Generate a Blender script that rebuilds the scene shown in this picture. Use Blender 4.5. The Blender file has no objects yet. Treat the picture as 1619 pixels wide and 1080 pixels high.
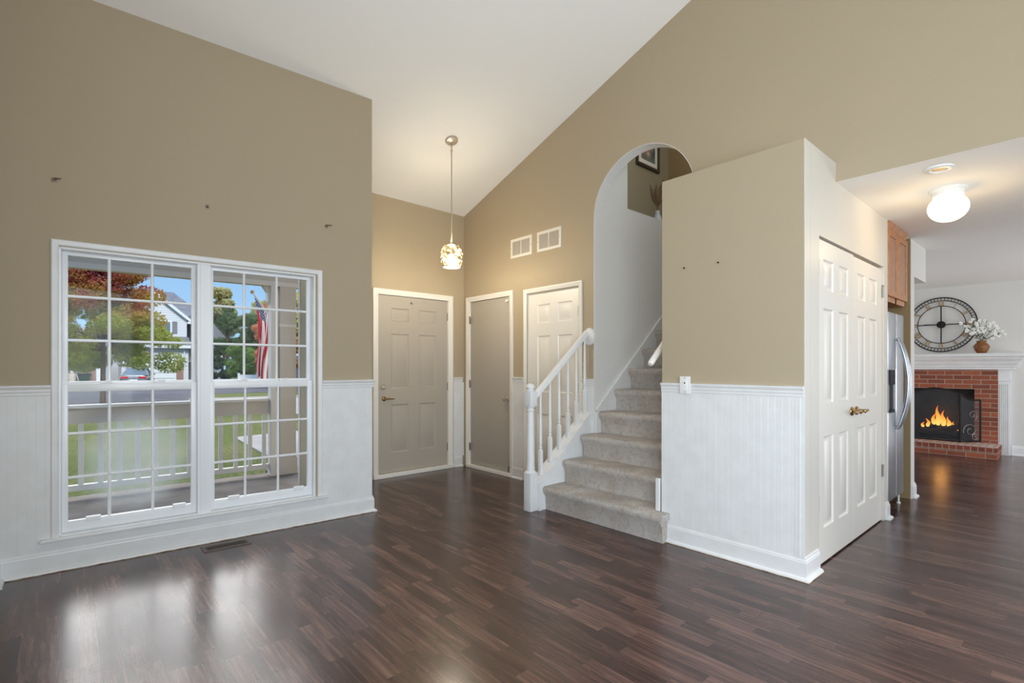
import bpy, bmesh, math, random
from mathutils import Vector, Matrix
random.seed(7)
S = bpy.context.scene
COL = S.collection
R = math.radians

# ------------------------------------------------------------------ camera
CAM_H = 1.244
F_PX, YAW, HORIZON = 800.0, 48.6, 580.0          # pixels of a 1619 x 1080 frame
cd = bpy.data.cameras.new('camera'); cam = bpy.data.objects.new('camera', cd); COL.objects.link(cam)
cam.location = (0, 0, CAM_H)
cam.rotation_euler = (R(90), 0, R(YAW) - R(90))
cd.sensor_fit = 'HORIZONTAL'; cd.sensor_width = 36.0
cd.lens = F_PX / 1619.0 * 36.0
cd.shift_y = (HORIZON - 540.0) / 1619.0
cd.clip_start = 0.03; cd.clip_end = 300
S.camera = cam

# ------------------------------------------------------------------ view
S.view_settings.view_transform = 'Standard'
S.view_settings.look = 'None'
S.view_settings.exposure = 0.0
S.view_settings.gamma = 1.0
S.view_settings.use_curve_mapping = False
try:
    S.cycles.max_bounces = 10; S.cycles.diffuse_bounces = 6; S.cycles.transparent_max_bounces = 16
    S.cycles.sample_clamp_indirect = 6.0
    S.cycles.use_denoising = True
    S.cycles.caustics_reflective = False; S.cycles.caustics_refractive = False
except Exception:
    pass

# ------------------------------------------------------------------ sky
GLARE_SKY = 7.6           # unseen bright sky band, added above the view for the floor glare
w = bpy.data.worlds.new('sky'); S.world = w; w.use_nodes = True
nt = w.node_tree; nt.nodes.clear()
def N(t, ty, **kw):
    n = t.nodes.new(ty)
    for k, v in kw.items(): setattr(n, k, v)
    return n
def math_node(t, op, a, b=None, c=None, clamp=False):
    n = N(t, 'ShaderNodeMath', operation=op, use_clamp=clamp)
    for i, v in enumerate((a, b, c)):
        if v is None: continue
        if isinstance(v, (int, float)): n.inputs[i].default_value = v
        else: t.links.new(v, n.inputs[i])
    return n.outputs[0]
def smooth(t, v, lo, hi):
    n = N(t, 'ShaderNodeMapRange', interpolation_type='SMOOTHSTEP')
    t.links.new(v, n.inputs[0]); n.inputs[1].default_value = lo; n.inputs[2].default_value = hi
    return n.outputs[0]
def mixc(t, fac, a, b, blend='MIX'):
    n = N(t, 'ShaderNodeMix', data_type='RGBA', blend_type=blend)
    for sock, v in ((n.inputs[0], fac), (n.inputs[6], a), (n.inputs[7], b)):
        if isinstance(v, (int, float)): sock.default_value = v
        elif isinstance(v, tuple): sock.default_value = (*v[:3], 1)
        else: t.links.new(v, sock)
    return n.outputs[2]
tc = N(nt, 'ShaderNodeTexCoord'); sx = N(nt, 'ShaderNodeSeparateXYZ'); nt.links.new(tc.outputs['Generated'], sx.inputs[0])
el = sx.outputs[2]
blue = mixc(nt, smooth(nt, el, 0.02, 0.45), (0.42, 0.68, 0.98), (0.12, 0.38, 0.88))
no = N(nt, 'ShaderNodeTexNoise'); no.inputs['Scale'].default_value = 3.0; no.inputs['Detail'].default_value = 5
nt.links.new(tc.outputs['Generated'], no.inputs['Vector'])
cl = smooth(nt, no.outputs[0], 0.5, 0.75)
blue = mixc(nt, math_node(nt, 'MULTIPLY', cl, 0.35), blue, (0.95, 0.96, 1.0))
ground_mix = mixc(nt, smooth(nt, el, -0.05, 0.0), (0.22, 0.24, 0.18), blue)
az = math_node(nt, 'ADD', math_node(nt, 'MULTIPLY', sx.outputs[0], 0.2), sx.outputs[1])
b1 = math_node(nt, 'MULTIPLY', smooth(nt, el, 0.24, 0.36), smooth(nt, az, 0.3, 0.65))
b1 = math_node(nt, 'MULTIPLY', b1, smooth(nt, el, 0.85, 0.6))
lift = N(nt, 'ShaderNodeMapRange'); nt.links.new(el, lift.inputs[0])          # the added sky band brightens upwards
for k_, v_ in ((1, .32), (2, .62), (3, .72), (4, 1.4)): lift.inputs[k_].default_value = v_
glare_sky = mixc(nt, 1.0, (GLARE_SKY, GLARE_SKY * 0.97, GLARE_SKY * 0.97), lift.outputs[0], 'MULTIPLY')
sky_mix = mixc(nt, b1, ground_mix, glare_sky)
bg = N(nt, 'ShaderNodeBackground'); nt.links.new(sky_mix, bg.inputs[0]); bg.inputs[1].default_value = 1.0
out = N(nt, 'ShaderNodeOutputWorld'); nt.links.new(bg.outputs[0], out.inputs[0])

def light(name, ty, loc, power, color=(1, 1, 1), size=None, size_y=None, target=None, **kw):
    d = bpy.data.lights.new(name, ty); d.energy = power; d.color = color
    if ty == 'AREA':
        d.shape = 'RECTANGLE'; d.size = size; d.size_y = size_y or size
    if ty == 'POINT': d.shadow_soft_size = size or 0.05
    o = bpy.data.objects.new(name, d); COL.objects.link(o); o.location = loc
    if target is not None:
        o.rotation_euler = (Vector(target) - Vector(loc)).to_track_quat('-Z', 'Y').to_euler()
    for k, v in kw.items(): setattr(d, k, v)
    return o
light('sun', 'SUN', (0, -20, 30), 3.0, (1, .97, .92), target=(6, 20, 0), angle=R(15))
# unseen back and left fills added to brighten the room; family room window daylight
light('fill_light_back', 'AREA', (1.6, -2.42, 1.55), 90, (.83, .925, 1.0), 2.6, 2.1, (1.0, 4.0, 5.0))
light('fill_light_left', 'AREA', (-.33, -.75, 1.5), 155, (.83, .925, 1.0), 1.8, 1.7, (3.2, 3.2, 1.5))
light('daylight_family_room', 'AREA', (7.9, -2.42, 1.2), 88, (.93, .96, 1.0), 1.9, 2.0, (8.1, 2, 1.2))

# ------------------------------------------------------------------ materials
def mat(name, col, rough=.5, metal=0.0, spec=None, bump=None, var=None, emit=None, coat=0):
    m = bpy.data.materials.new(name); m.use_nodes = True
    t = m.node_tree; p = t.nodes['Principled BSDF']
    p.inputs['Base Color'].default_value = (*col, 1); p.inputs['Roughness'].default_value = rough
    p.inputs['Metallic'].default_value = metal
    if spec is not None: p.inputs['Specular IOR Level'].default_value = spec
    if coat: p.inputs['Coat Weight'].default_value = coat
    if emit: p.inputs['Emission Color'].default_value = (*emit[:3], 1); p.inputs['Emission Strength'].default_value = emit[3]
    if bump or var:
        tcn = N(t, 'ShaderNodeTexCoord'); nz = N(t, 'ShaderNodeTexNoise')
        t.links.new(tcn.outputs['Object'], nz.inputs['Vector'])
        nz.inputs['Detail'].default_value = 4
        if bump:
            nz.inputs['Scale'].default_value = bump[0]
            b = N(t, 'ShaderNodeBump'); b.inputs['Strength'].default_value = bump[1]; b.inputs['Distance'].default_value = .01
            t.links.new(nz.outputs[0], b.inputs['Height']); t.links.new(b.outputs[0], p.inputs['Normal'])
        if var:
            n2 = N(t, 'ShaderNodeTexNoise'); n2.inputs['Scale'].default_value = var[0]; n2.inputs['Detail'].default_value = 5
            t.links.new(tcn.outputs['Object'], n2.inputs['Vector'])
            c = mixc(t, smooth(t, n2.outputs[0], .3, .7), col, var[1]); t.links.new(c, p.inputs['Base Color'])
    return m
def srgb(r, g, b):
    f = lambda v: (v / 255 / 12.92) if v <= 10 else ((v / 255 + .055) / 1.055) ** 2.4
    return (f(r), f(g), f(b))

M = {}
M['tan'] = mat('tan_wall_paint', srgb(175, 160, 135), .75, bump=(180, .05))
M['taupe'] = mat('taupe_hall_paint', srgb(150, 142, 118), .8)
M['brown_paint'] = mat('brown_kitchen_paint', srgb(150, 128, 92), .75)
M['grey_wall'] = mat('pale_grey_paint', srgb(214, 212, 208), .8)
M['ceiling'] = mat('white_ceiling_paint', srgb(245, 243, 240), .9, bump=(120, .05))
M['white_wall'] = mat('white_wall_paint', srgb(226, 226, 224), .6)
M['cream'] = mat('cream_white_paint', srgb(234, 230, 222), .45)
M['trim'] = mat('white_trim_paint', srgb(229, 230, 230), .38, var=(9, srgb(224, 224, 223)))
M['vinyl'] = mat('white_vinyl', srgb(236, 238, 240), .3)
M['door_grey'] = mat('warm_grey_door_paint', srgb(176, 168, 156), .45)
M['door_white'] = mat('white_door_paint', srgb(232, 227, 218), .38)
M['nickel'] = mat('brushed_nickel', srgb(206, 196, 180), .42, .75)
M['brass'] = mat('antique_brass', srgb(170, 140, 95), .25, 1.0)
M['hinge'] = mat('hinge_metal', srgb(150, 145, 138), .4, .9)
M['bracket'] = mat('dull_bracket_metal', srgb(132, 120, 102), .5, .4)
M['pantry_paint'] = mat('cream_pantry_wall_paint', srgb(216, 210, 200), .45)
M['steel'] = mat('stainless_steel', srgb(176, 180, 186), .3, 1.0)
M['steel_dark'] = mat('grey_fridge_side', srgb(110, 108, 104), .5, .3)
M['black'] = mat('black_plastic', srgb(20, 20, 22), .6, spec=.2)
M['caulk'] = mat('dirty_caulk', srgb(120, 92, 66), .9, var=(16, srgb(196, 184, 160)))
M['gap'] = mat('dark_gap', srgb(30, 24, 20), .9)
M['plastic'] = mat('white_plastic', srgb(235, 235, 232), .3)
M['grille'] = mat('white_grille_metal', srgb(230, 226, 216), .4)
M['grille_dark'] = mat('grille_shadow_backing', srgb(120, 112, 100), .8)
M['louvre'] = mat('dull_grille_louvres', srgb(198, 190, 178), .6)
M['bronze'] = mat('brown_vent_metal', srgb(105, 92, 84), .45, .4)
M['oak'] = mat('honey_oak', srgb(190, 130, 78), .4, var=(14, srgb(166, 108, 62)))
M['oak_panel'] = mat('oak_door_panel', srgb(174, 132, 102), .45, var=(14, srgb(158, 116, 88)))
M['iron'] = mat('black_wrought_iron', srgb(34, 32, 31), .45, .6)
M['gold'] = mat('aged_gold', srgb(176, 148, 112), .5, .3)
M['log'] = mat('charred_log', srgb(48, 38, 32), .9, bump=(40, .5), var=(12, srgb(28, 22, 20)))
M['soot'] = mat('sooty_firebox', srgb(44, 42, 42), .9, var=(10, srgb(30, 29, 29)))
M['wicker'] = mat('amber_woven_ceramic', srgb(150, 98, 48), .4, bump=(60, .6), var=(40, srgb(104, 62, 28)))
M['petal'] = mat('white_petal', srgb(244, 244, 238), .6)
M['leafgreen'] = mat('dark_stem_green', srgb(72, 84, 48), .6)
M['concrete'] = mat('porch_concrete', srgb(132, 123, 114), .9, var=(4, srgb(112, 104, 96)), bump=(30, .2), spec=.15)
M['pave'] = mat('pale_pavement', srgb(160, 155, 150), .95, spec=.1, var=(1.3, srgb(148, 142, 137)))
M['asphalt'] = mat('grey_asphalt', srgb(100, 100, 104), .95, spec=.05, var=(1, srgb(80, 80, 85)))
M['porchwood'] = mat('taupe_porch_paint', srgb(216, 209, 200), .6)
M['porchdark'] = mat('taupe_siding_column', srgb(198, 188, 176), .7)
M['roof_shingle'] = mat('grey_roof_shingle', srgb(142, 140, 144), .9, var=(3, srgb(120, 118, 124)))
M['siding'] = mat('white_house_siding', srgb(226, 228, 232), .7)
M['taupe_siding'] = mat('taupe_house_siding', srgb(136, 122, 112), .8)
M['shutter'] = mat('grey_shutter', srgb(128, 128, 132), .7)
M['dark_glass'] = mat('house_window_glass', srgb(110, 122, 126), .15)
M['car'] = mat('silver_grey_car_paint', srgb(120, 122, 128), .25, .5, coat=.5)
M['tire'] = mat('black_rubber', srgb(24, 24, 25), .8)
M['taillight'] = mat('red_tail_lamp', srgb(190, 30, 40), .25)
M['bone'] = mat('bone_plastic', srgb(228, 218, 200), .6)
M['bin'] = mat('dark_green_bin', srgb(34, 58, 50), .5)
M['bark'] = mat('brown_bark', srgb(92, 76, 62), .9, bump=(20, .5))
M['fence'] = mat('white_fence_vinyl', srgb(236, 238, 240), .5)
M['pampas'] = mat('dried_plume', srgb(118, 96, 68), .9)
M['vasewhite'] = mat('white_ceramic', srgb(196, 198, 200), .35)
M['frame_dark'] = mat('dark_picture_frame', srgb(60, 50, 42), .5)
M['mat_white'] = mat('picture_mat_board', srgb(225, 224, 220), .7)

def striped(name, base, line, axis, period, frac, rough=.7):
    """painted boards with a real seam line every `period` metres (house siding)"""
    m = mat(name, base, rough); t = m.node_tree; p = t.nodes['Principled BSDF']
    tcn = N(t, 'ShaderNodeTexCoord'); s = N(t, 'ShaderNodeSeparateXYZ'); t.links.new(tcn.outputs['Object'], s.inputs[0])
    f = math_node(t, 'FRACT', math_node(t, 'DIVIDE', s.outputs[axis], period))
    c = mixc(t, math_node(t, 'LESS_THAN', f, frac), base, line); t.links.new(c, p.inputs['Base Color'])
    return m
M['siding'] = striped('white_house_siding_boards', srgb(226, 228, 232), srgb(196, 198, 204), 2, .22, .18)
M['taupe_siding'] = striped('taupe_house_siding_boards', srgb(136, 122, 112), srgb(112, 100, 92), 2, .2, .2)

def brick(name, axes, scale=1.0, c1=srgb(176, 96, 66), c2=srgb(118, 62, 46), mortar=srgb(170, 152, 134), bw=.2, rh=.066, offset=.5, swap=False):
    m = bpy.data.materials.new(name); m.use_nodes = True; t = m.node_tree; p = t.nodes['Principled BSDF']
    p.inputs['Roughness'].default_value = .85
    tcn = N(t, 'ShaderNodeTexCoord'); s = N(t, 'ShaderNodeSeparateXYZ'); t.links.new(tcn.outputs['Object'], s.inputs[0])
    cb = N(t, 'ShaderNodeCombineXYZ'); t.links.new(s.outputs[axes[0]], cb.inputs[0]); t.links.new(s.outputs[axes[1]], cb.inputs[1])
    b = N(t, 'ShaderNodeTexBrick'); t.links.new(cb.outputs[0], b.inputs['Vector'])
    b.inputs['Color1'].default_value = (*c1, 1); b.inputs['Color2'].default_value = (*c2, 1); b.inputs['Mortar'].default_value = (*mortar, 1)
    b.inputs['Scale'].default_value = 1.0; b.inputs['Brick Width'].default_value = bw; b.inputs['Row Height'].default_value = rh
    b.inputs['Mortar Size'].default_value = .006; b.inputs['Bias'].default_value = -.15; b.offset = offset
    nz = N(t, 'ShaderNodeTexNoise'); nz.inputs['Scale'].default_value = 14; nz.inputs['Detail'].default_value = 5; t.links.new(tcn.outputs['Object'], nz.inputs['Vector'])
    c = mixc(t, math_node(t, 'MULTIPLY', nz.outputs[0], .45), b.outputs['Color'], srgb(98, 56, 44)); t.links.new(c, p.inputs['Base Color'])
    bp = N(t, 'ShaderNodeBump'); bp.inputs['Strength'].default_value = .6; bp.inputs['Distance'].default_value = .008
    t.links.new(math_node(t, 'SUBTRACT', 1.0, b.outputs['Fac']), bp.inputs['Height']); t.links.new(bp.outputs[0], p.inputs['Normal'])
    return m
M['brick'] = brick('red_brick', (1, 2))
M['brick_front'] = brick('red_brick_soldier_course', (1, 2), bw=.075, rh=.085, offset=0, c1=srgb(150, 74, 52), c2=srgb(120, 56, 40))
M['brick_top'] = brick('worn_brick_top', (1, 0), c1=srgb(226, 208, 200), c2=srgb(206, 180, 170), bw=.075, rh=.2, offset=0)
M['brick_far'] = brick('house_brick', (0, 2), c1=srgb(180, 140, 126), c2=srgb(164, 124, 110), bw=.3, rh=.1)

def wood_floor():
    m = bpy.data.materials.new('dark_walnut_laminate'); m.use_nodes = True; t = m.node_tree; p = t.nodes['Principled BSDF']
    tcn = N(t, 'ShaderNodeTexCoord'); s = N(t, 'ShaderNodeSeparateXYZ'); t.links.new(tcn.outputs['Object'], s.inputs[0])
    x, y = s.outputs[0], s.outputs[1]
    SW, BW = .0655, .1965
    xs = math_node(t, 'DIVIDE', math_node(t, 'ADD', x, 5.0), SW)
    i = math_node(t, 'FLOOR', xs)
    w1 = N(t, 'ShaderNodeTexWhiteNoise', noise_dimensions='1D'); t.links.new(i, w1.inputs['W'])
    ln = math_node(t, 'ADD', .30, math_node(t, 'MULTIPLY', w1.outputs[0], .28))
    ys = math_node(t, 'ADD', math_node(t, 'DIVIDE', y, ln), math_node(t, 'MULTIPLY', w1.outputs[0], 37.0))
    j = math_node(t, 'FLOOR', ys)
    cb = N(t, 'ShaderNodeCombineXYZ'); t.links.new(i, cb.inputs[0]); t.links.new(j, cb.inputs[1])
    w2 = N(t, 'ShaderNodeTexWhiteNoise', noise_dimensions='2D'); t.links.new(cb.outputs[0], w2.inputs['Vector'])
    # grain, stretched along the boards and shifted per strip
    g = N(t, 'ShaderNodeCombineXYZ')
    t.links.new(math_node(t, 'MULTIPLY', x, 55.0), g.inputs[0])
    t.links.new(math_node(t, 'MULTIPLY', y, 3.0), g.inputs[1])
    t.links.new(math_node(t, 'MULTIPLY', w2.outputs[0], 60.0), g.inputs[2])
    gn = N(t, 'ShaderNodeTexNoise'); gn.inputs['Scale'].default_value = 1.0; gn.inputs['Detail'].default_value = 7; gn.inputs['Roughness'].default_value = .65
    t.links.new(g.outputs[0], gn.inputs['Vector'])
    v = math_node(t, 'ADD', math_node(t, 'MULTIPLY', w2.outputs[0], .46), math_node(t, 'MULTIPLY', math_node(t, 'SUBTRACT', gn.outputs[0], .45), 1.6))
    ramp = N(t, 'ShaderNodeValToRGB'); t.links.new(v, ramp.inputs[0])
    e = ramp.color_ramp.elements
    e[0].position = 0.0; e[0].color = (*srgb(50, 33, 30), 1)
    e[1].position = .72; e[1].color = (*srgb(114, 86, 75), 1)
    k = e.new(.3); k.color = (*srgb(74, 52, 47), 1)
    k = e.new(.5); k.color = (*srgb(92, 67, 60), 1)
    bf = math_node(t, 'FRACT', math_node(t, 'DIVIDE', math_node(t, 'ADD', x, 5.0), BW))
    bi = math_node(t, 'FLOOR', math_node(t, 'DIVIDE', math_node(t, 'ADD', x, 5.0), BW))
    w3 = N(t, 'ShaderNodeTexWhiteNoise', noise_dimensions='1D'); t.links.new(bi, w3.inputs['W'])
    ef = math_node(t, 'FRACT', math_node(t, 'ADD', math_node(t, 'DIVIDE', y, 1.21), w3.outputs[0]))
    seam = math_node(t, 'MAXIMUM', math_node(t, 'LESS_THAN', bf, .012), math_node(t, 'LESS_THAN', ef, .0022))
    c = mixc(t, math_node(t, 'MULTIPLY', seam, .75), ramp.outputs[0], srgb(30, 18, 16))
    t.links.new(c, p.inputs['Base Color'])
    nr = N(t, 'ShaderNodeTexNoise'); nr.inputs['Scale'].default_value = 2.2; nr.inputs['Detail'].default_value = 4; t.links.new(tcn.outputs['Object'], nr.inputs['Vector'])
    t.links.new(math_node(t, 'ADD', .17, math_node(t, 'MULTIPLY', nr.outputs[0], .14)), p.inputs['Roughness'])
    p.inputs['Specular IOR Level'].default_value = .6
    bp = N(t, 'ShaderNodeBump'); bp.inputs['Strength'].default_value = .25; bp.inputs['Distance'].default_value = .002
    h = math_node(t, 'SUBTRACT', math_node(t, 'MULTIPLY', gn.outputs[0], .25), seam)
    t.links.new(h, bp.inputs['Height']); t.links.new(bp.outputs[0], p.inputs['Normal'])
    return m
M['floor'] = wood_floor()

def carpet():
    m = bpy.data.materials.new('worn_grey_beige_carpet'); m.use_nodes = True; t = m.node_tree; p = t.nodes['Principled BSDF']
    p.inputs['Roughness'].default_value = 1.0; p.inputs['Specular IOR Level'].default_value = .1
    p.inputs['Sheen Weight'].default_value = .2
    tcn = N(t, 'ShaderNodeTexCoord')
    def nz(sc, det=5):
        n = N(t, 'ShaderNodeTexNoise'); n.inputs['Scale'].default_value = sc; n.inputs['Detail'].default_value = det
        t.links.new(tcn.outputs['Object'], n.inputs['Vector']); return n.outputs[0]
    c = mixc(t, math_node(t, 'MULTIPLY', smooth(t, nz(4.5), .42, .7), .6), srgb(194, 188, 182), srgb(166, 148, 128))
    c = mixc(t, math_node(t, 'MULTIPLY', smooth(t, nz(30, 9), .45, .7), .4), c, srgb(124, 110, 96))
    ge = N(t, 'ShaderNodeNewGeometry'); gz = N(t, 'ShaderNodeSeparateXYZ'); t.links.new(ge.outputs['Normal'], gz.inputs[0])
    soil = math_node(t, 'MULTIPLY', smooth(t, gz.outputs[2], .2, .9), smooth(t, nz(7), .25, .6))   # treads walked grubby
    c = mixc(t, math_node(t, 'MULTIPLY', soil, .55), c, srgb(132, 114, 96))
    c = mixc(t, math_node(t, 'MULTIPLY', smooth(t, nz(140, 3), .4, .6), .45), c, srgb(216, 210, 204))
    t.links.new(c, p.inputs['Base Color'])
    b = N(t, 'ShaderNodeBump'); b.inputs['Strength'].default_value = .8; b.inputs['Distance'].default_value = .008
    t.links.new(nz(220, 3), b.inputs['Height']); t.links.new(b.outputs[0], p.inputs['Normal'])
    return m
M['carpet'] = carpet()

def glass(name, refl=.06, fog=None):
    m = bpy.data.materials.new(name); m.use_nodes = True; t = m.node_tree; t.nodes.clear()
    o = N(t, 'ShaderNodeOutputMaterial'); tr = N(t, 'ShaderNodeBsdfTransparent'); gl = N(t, 'ShaderNodeBsdfGlossy')
    gl.inputs['Roughness'].default_value = .02; tr.inputs[0].default_value = (.97, .985, .98, 1)
    lw = N(t, 'ShaderNodeLayerWeight'); lw.inputs[0].default_value = .35
    mx = N(t, 'ShaderNodeMixShader'); t.links.new(math_node(t, 'MULTIPLY', lw.outputs['Fresnel'], refl * 6), mx.inputs[0])
    t.links.new(tr.outputs[0], mx.inputs[1]); t.links.new(gl.outputs[0], mx.inputs[2])
    last = mx.outputs[0]
    if fog:                                        # condensation trapped between the panes
        tcn = N(t, 'ShaderNodeTexCoord'); s = N(t, 'ShaderNodeSeparateXYZ'); t.links.new(tcn.outputs['Object'], s.inputs[0])
        u = math_node(t, 'DIVIDE', math_node(t, 'SUBTRACT', s.outputs[0], fog[0]), fog[2])
        v = math_node(t, 'DIVIDE', math_node(t, 'SUBTRACT', s.outputs[2], fog[1]), fog[3])
        r2 = math_node(t, 'ADD', math_node(t, 'MULTIPLY', u, u), math_node(t, 'MULTIPLY', v, v))
        nz = N(t, 'ShaderNodeTexNoise'); nz.inputs['Scale'].default_value = 9; nz.inputs['Detail'].default_value = 6; t.links.new(tcn.outputs['Object'], nz.inputs['Vector'])
        k = smooth(t, math_node(t, 'ADD', r2, math_node(t, 'MULTIPLY', nz.outputs[0], .5)), 1.35, .35)
        tl = N(t, 'ShaderNodeBsdfTranslucent'); tl.inputs[0].default_value = (.74, .82, .88, 1)
        df = N(t, 'ShaderNodeBsdfDiffuse'); df.inputs[0].default_value = (.8, .87, .87, 1)
        ad = N(t, 'ShaderNodeMixShader'); ad.inputs[0].default_value = .5
        t.links.new(tl.outputs[0], ad.inputs[1]); t.links.new(df.outputs[0], ad.inputs[2])
        m2 = N(t, 'ShaderNodeMixShader'); t.links.new(math_node(t, 'MULTIPLY', k, .22), m2.inputs[0])
        t.links.new(last, m2.inputs[1]); t.links.new(ad.outputs[0], m2.inputs[2]); last = m2.outputs[0]
    t.links.new(last, o.inputs[0]); return m
M['glass'] = glass('window_glass', .012)
M['glass_fog'] = glass('fogged_window_glass', .012, (.36, .62, .33, .36))

def mesh_screen():
    m = bpy.data.materials.new('black_fire_screen_mesh'); m.use_nodes = True; t = m.node_tree; t.nodes.clear()
    o = N(t, 'ShaderNodeOutputMaterial'); tr = N(t, 'ShaderNodeBsdfTransparent'); df = N(t, 'ShaderNodeBsdfPrincipled')
    df.inputs['Base Color'].default_value = (*srgb(70, 72, 76), 1); df.inputs['Metallic'].default_value = .5; df.inputs['Roughness'].default_value = .5
    mx = N(t, 'ShaderNodeMixShader'); mx.inputs[0].default_value = .42
    t.links.new(tr.outputs[0], mx.inputs[1]); t.links.new(df.outputs[0], mx.inputs[2]); t.links.new(mx.outputs[0], o.inputs[0]); return m
M['mesh'] = mesh_screen()

def emitter(name, col, strength):
    m = bpy.data.materials.new(name); m.use_nodes = True; t = m.node_tree; t.nodes.clear()
    o = N(t, 'ShaderNodeOutputMaterial'); e = N(t, 'ShaderNodeEmission'); e.inputs[0].default_value = (*col, 1); e.inputs[1].default_value = strength
    t.links.new(e.outputs[0], o.inputs[0]); return m
M['globe'] = emitter('lit_opal_glass', (1.0, .88, .66), 2.4)
M['bulb'] = emitter('lit_bulb', (1.0, .86, .6), 16.0)
def flame_mat():
    m = bpy.data.materials.new('flame'); m.use_nodes = True; t = m.node_tree; t.nodes.clear()
    o = N(t, 'ShaderNodeOutputMaterial'); e = N(t, 'ShaderNodeEmission')
    tcn = N(t, 'ShaderNodeTexCoord'); s = N(t, 'ShaderNodeSeparateXYZ'); t.links.new(tcn.outputs['Generated'], s.inputs[0])
    r = N(t, 'ShaderNodeValToRGB'); t.links.new(s.outputs[2], r.inputs[0]); el = r.color_ramp.elements
    el[0].color = (1, .62, .16, 1); el[1].color = (.9, .1, .01, 1); k = el.new(.45); k.color = (1, .4, .05, 1)
    t.links.new(r.outputs[0], e.inputs[0]); e.inputs[1].default_value = 2.2
    t.links.new(e.outputs[0], o.inputs[0]); return m
M['flame'] = flame_mat()

def crystal():
    m = bpy.data.materials.new('faceted_crystal_shade'); m.use_nodes = True; t = m.node_tree; t.nodes.clear()
    o = N(t, 'ShaderNodeOutputMaterial'); tr = N(t, 'ShaderNodeBsdfTransparent'); gl = N(t, 'ShaderNodeBsdfGlossy'); tl = N(t, 'ShaderNodeBsdfTranslucent')
    tr.inputs[0].default_value = (1, .93, .76, 1); tl.inputs[0].default_value = (1, .92, .72, 1); gl.inputs['Roughness'].default_value = .1
    gl.inputs[0].default_value = (1, .92, .75, 1)
    tcn = N(t, 'ShaderNodeTexCoord'); vo = N(t, 'ShaderNodeTexVoronoi'); vo.inputs['Scale'].default_value = 30; t.links.new(tcn.outputs['Object'], vo.inputs['Vector'])
    a = N(t, 'ShaderNodeMixShader'); t.links.new(smooth(t, vo.outputs['Distance'], .15, .6), a.inputs[0]); t.links.new(tl.outputs[0], a.inputs[1]); t.links.new(tr.outputs[0], a.inputs[2])
    b = N(t, 'ShaderNodeMixShader'); b.inputs[0].default_value = .25; t.links.new(a.outputs[0], b.inputs[1]); t.links.new(gl.outputs[0], b.inputs[2])
    t.links.new(b.outputs[0], o.inputs[0]); return m
M['crystal'] = crystal()

def leaf_mat(name, stops, zlo, zhi, nscale=1.2):
    """foliage: hue drifts from the low to the high branches with patches of its own"""
    m = mat(name, (.2, .3, .05), .7); t = m.node_tree; p = t.nodes['Principled BSDF']
    tcn = N(t, 'ShaderNodeTexCoord'); s = N(t, 'ShaderNodeSeparateXYZ'); t.links.new(tcn.outputs['Object'], s.inputs[0])
    nz = N(t, 'ShaderNodeTexNoise'); nz.inputs['Scale'].default_value = nscale; nz.inputs['Detail'].default_value = 6; t.links.new(tcn.outputs['Object'], nz.inputs['Vector'])
    h = math_node(t, 'DIVIDE', math_node(t, 'SUBTRACT', s.outputs[2], zlo), zhi - zlo)
    v = math_node(t, 'ADD', h, math_node(t, 'MULTIPLY', math_node(t, 'SUBTRACT', nz.outputs[0], .5), 1.1))
    r = N(t, 'ShaderNodeValToRGB'); t.links.new(v, r.inputs[0]); el = r.color_ramp.elements
    el[0].position = stops[0][0]; el[0].color = (*stops[0][1], 1); el[1].position = stops[-1][0]; el[1].color = (*stops[-1][1], 1)
    for ps, c in stops[1:-1]:
        k = el.new(ps); k.color = (*c, 1)
    t.links.new(r.outputs[0], p.inputs['Base Color'])
    tl = N(t, 'ShaderNodeBsdfTranslucent'); t.links.new(r.outputs[0], tl.inputs[0])
    mx = N(t, 'ShaderNodeMixShader'); mx.inputs[0].default_value = .35
    t.links.new(p.outputs[0], mx.inputs[1]); t.links.new(tl.outputs[0], mx.inputs[2])
    t.links.new(mx.outputs[0], t.nodes['Material Output'].inputs[0])
    return m
G = srgb
M['leaf_maple'] = leaf_mat('turning_maple_leaves', [(.1, G(104, 130, 40)), (.5, G(160, 164, 56)), (.72, G(180, 146, 64)), (.93, G(170, 84, 66)), (1, G(146, 58, 58))], -.3, 5.6)
M['leaf_dark'] = leaf_mat('evergreen_needles', [(0, G(44, 66, 40)), (.5, G(74, 96, 54)), (1, G(110, 128, 80))], 0, 7)
M['leaf_lime'] = leaf_mat('mid_green_leaves', [(0, G(78, 108, 44)), (.5, G(108, 138, 60)), (1, G(140, 160, 84))], 0, 5)
M['leaf_orange'] = leaf_mat('orange_maple_leaves', [(0, G(150, 120, 60)), (.5, G(196, 140, 92)), (1, G(200, 130, 96))], 0, 5)
M['leaf_pale'] = leaf_mat('pale_far_leaves', [(0, G(100, 116, 86)), (.5, G(130, 142, 104)), (1, G(180, 170, 110))], 0, 10, .5)
M['leaf_yellow'] = leaf_mat('yellow_green_leaves', [(0, G(120, 130, 60)), (.5, G(190, 176, 84)), (1, G(210, 200, 120))], 0, 6)

def lawn_mat():
    m = mat('short_lawn_grass', G(92, 100, 56), .95, spec=.05); t = m.node_tree; p = t.nodes['Principled BSDF']
    tcn = N(t, 'ShaderNodeTexCoord')
    def nz(sc):
        n = N(t, 'ShaderNodeTexNoise'); n.inputs['Scale'].default_value = sc; n.inputs['Detail'].default_value = 6
        t.links.new(tcn.outputs['Object'], n.inputs['Vector']); return n.outputs[0]
    c = mixc(t, smooth(t, nz(.5), .4, .65), G(96, 102, 54), G(116, 112, 70))
    c = mixc(t, smooth(t, nz(14), .4, .7), c, G(64, 80, 40))
    t.links.new(c, p.inputs['Base Color']); return m
M['lawn'] = lawn_mat()

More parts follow.
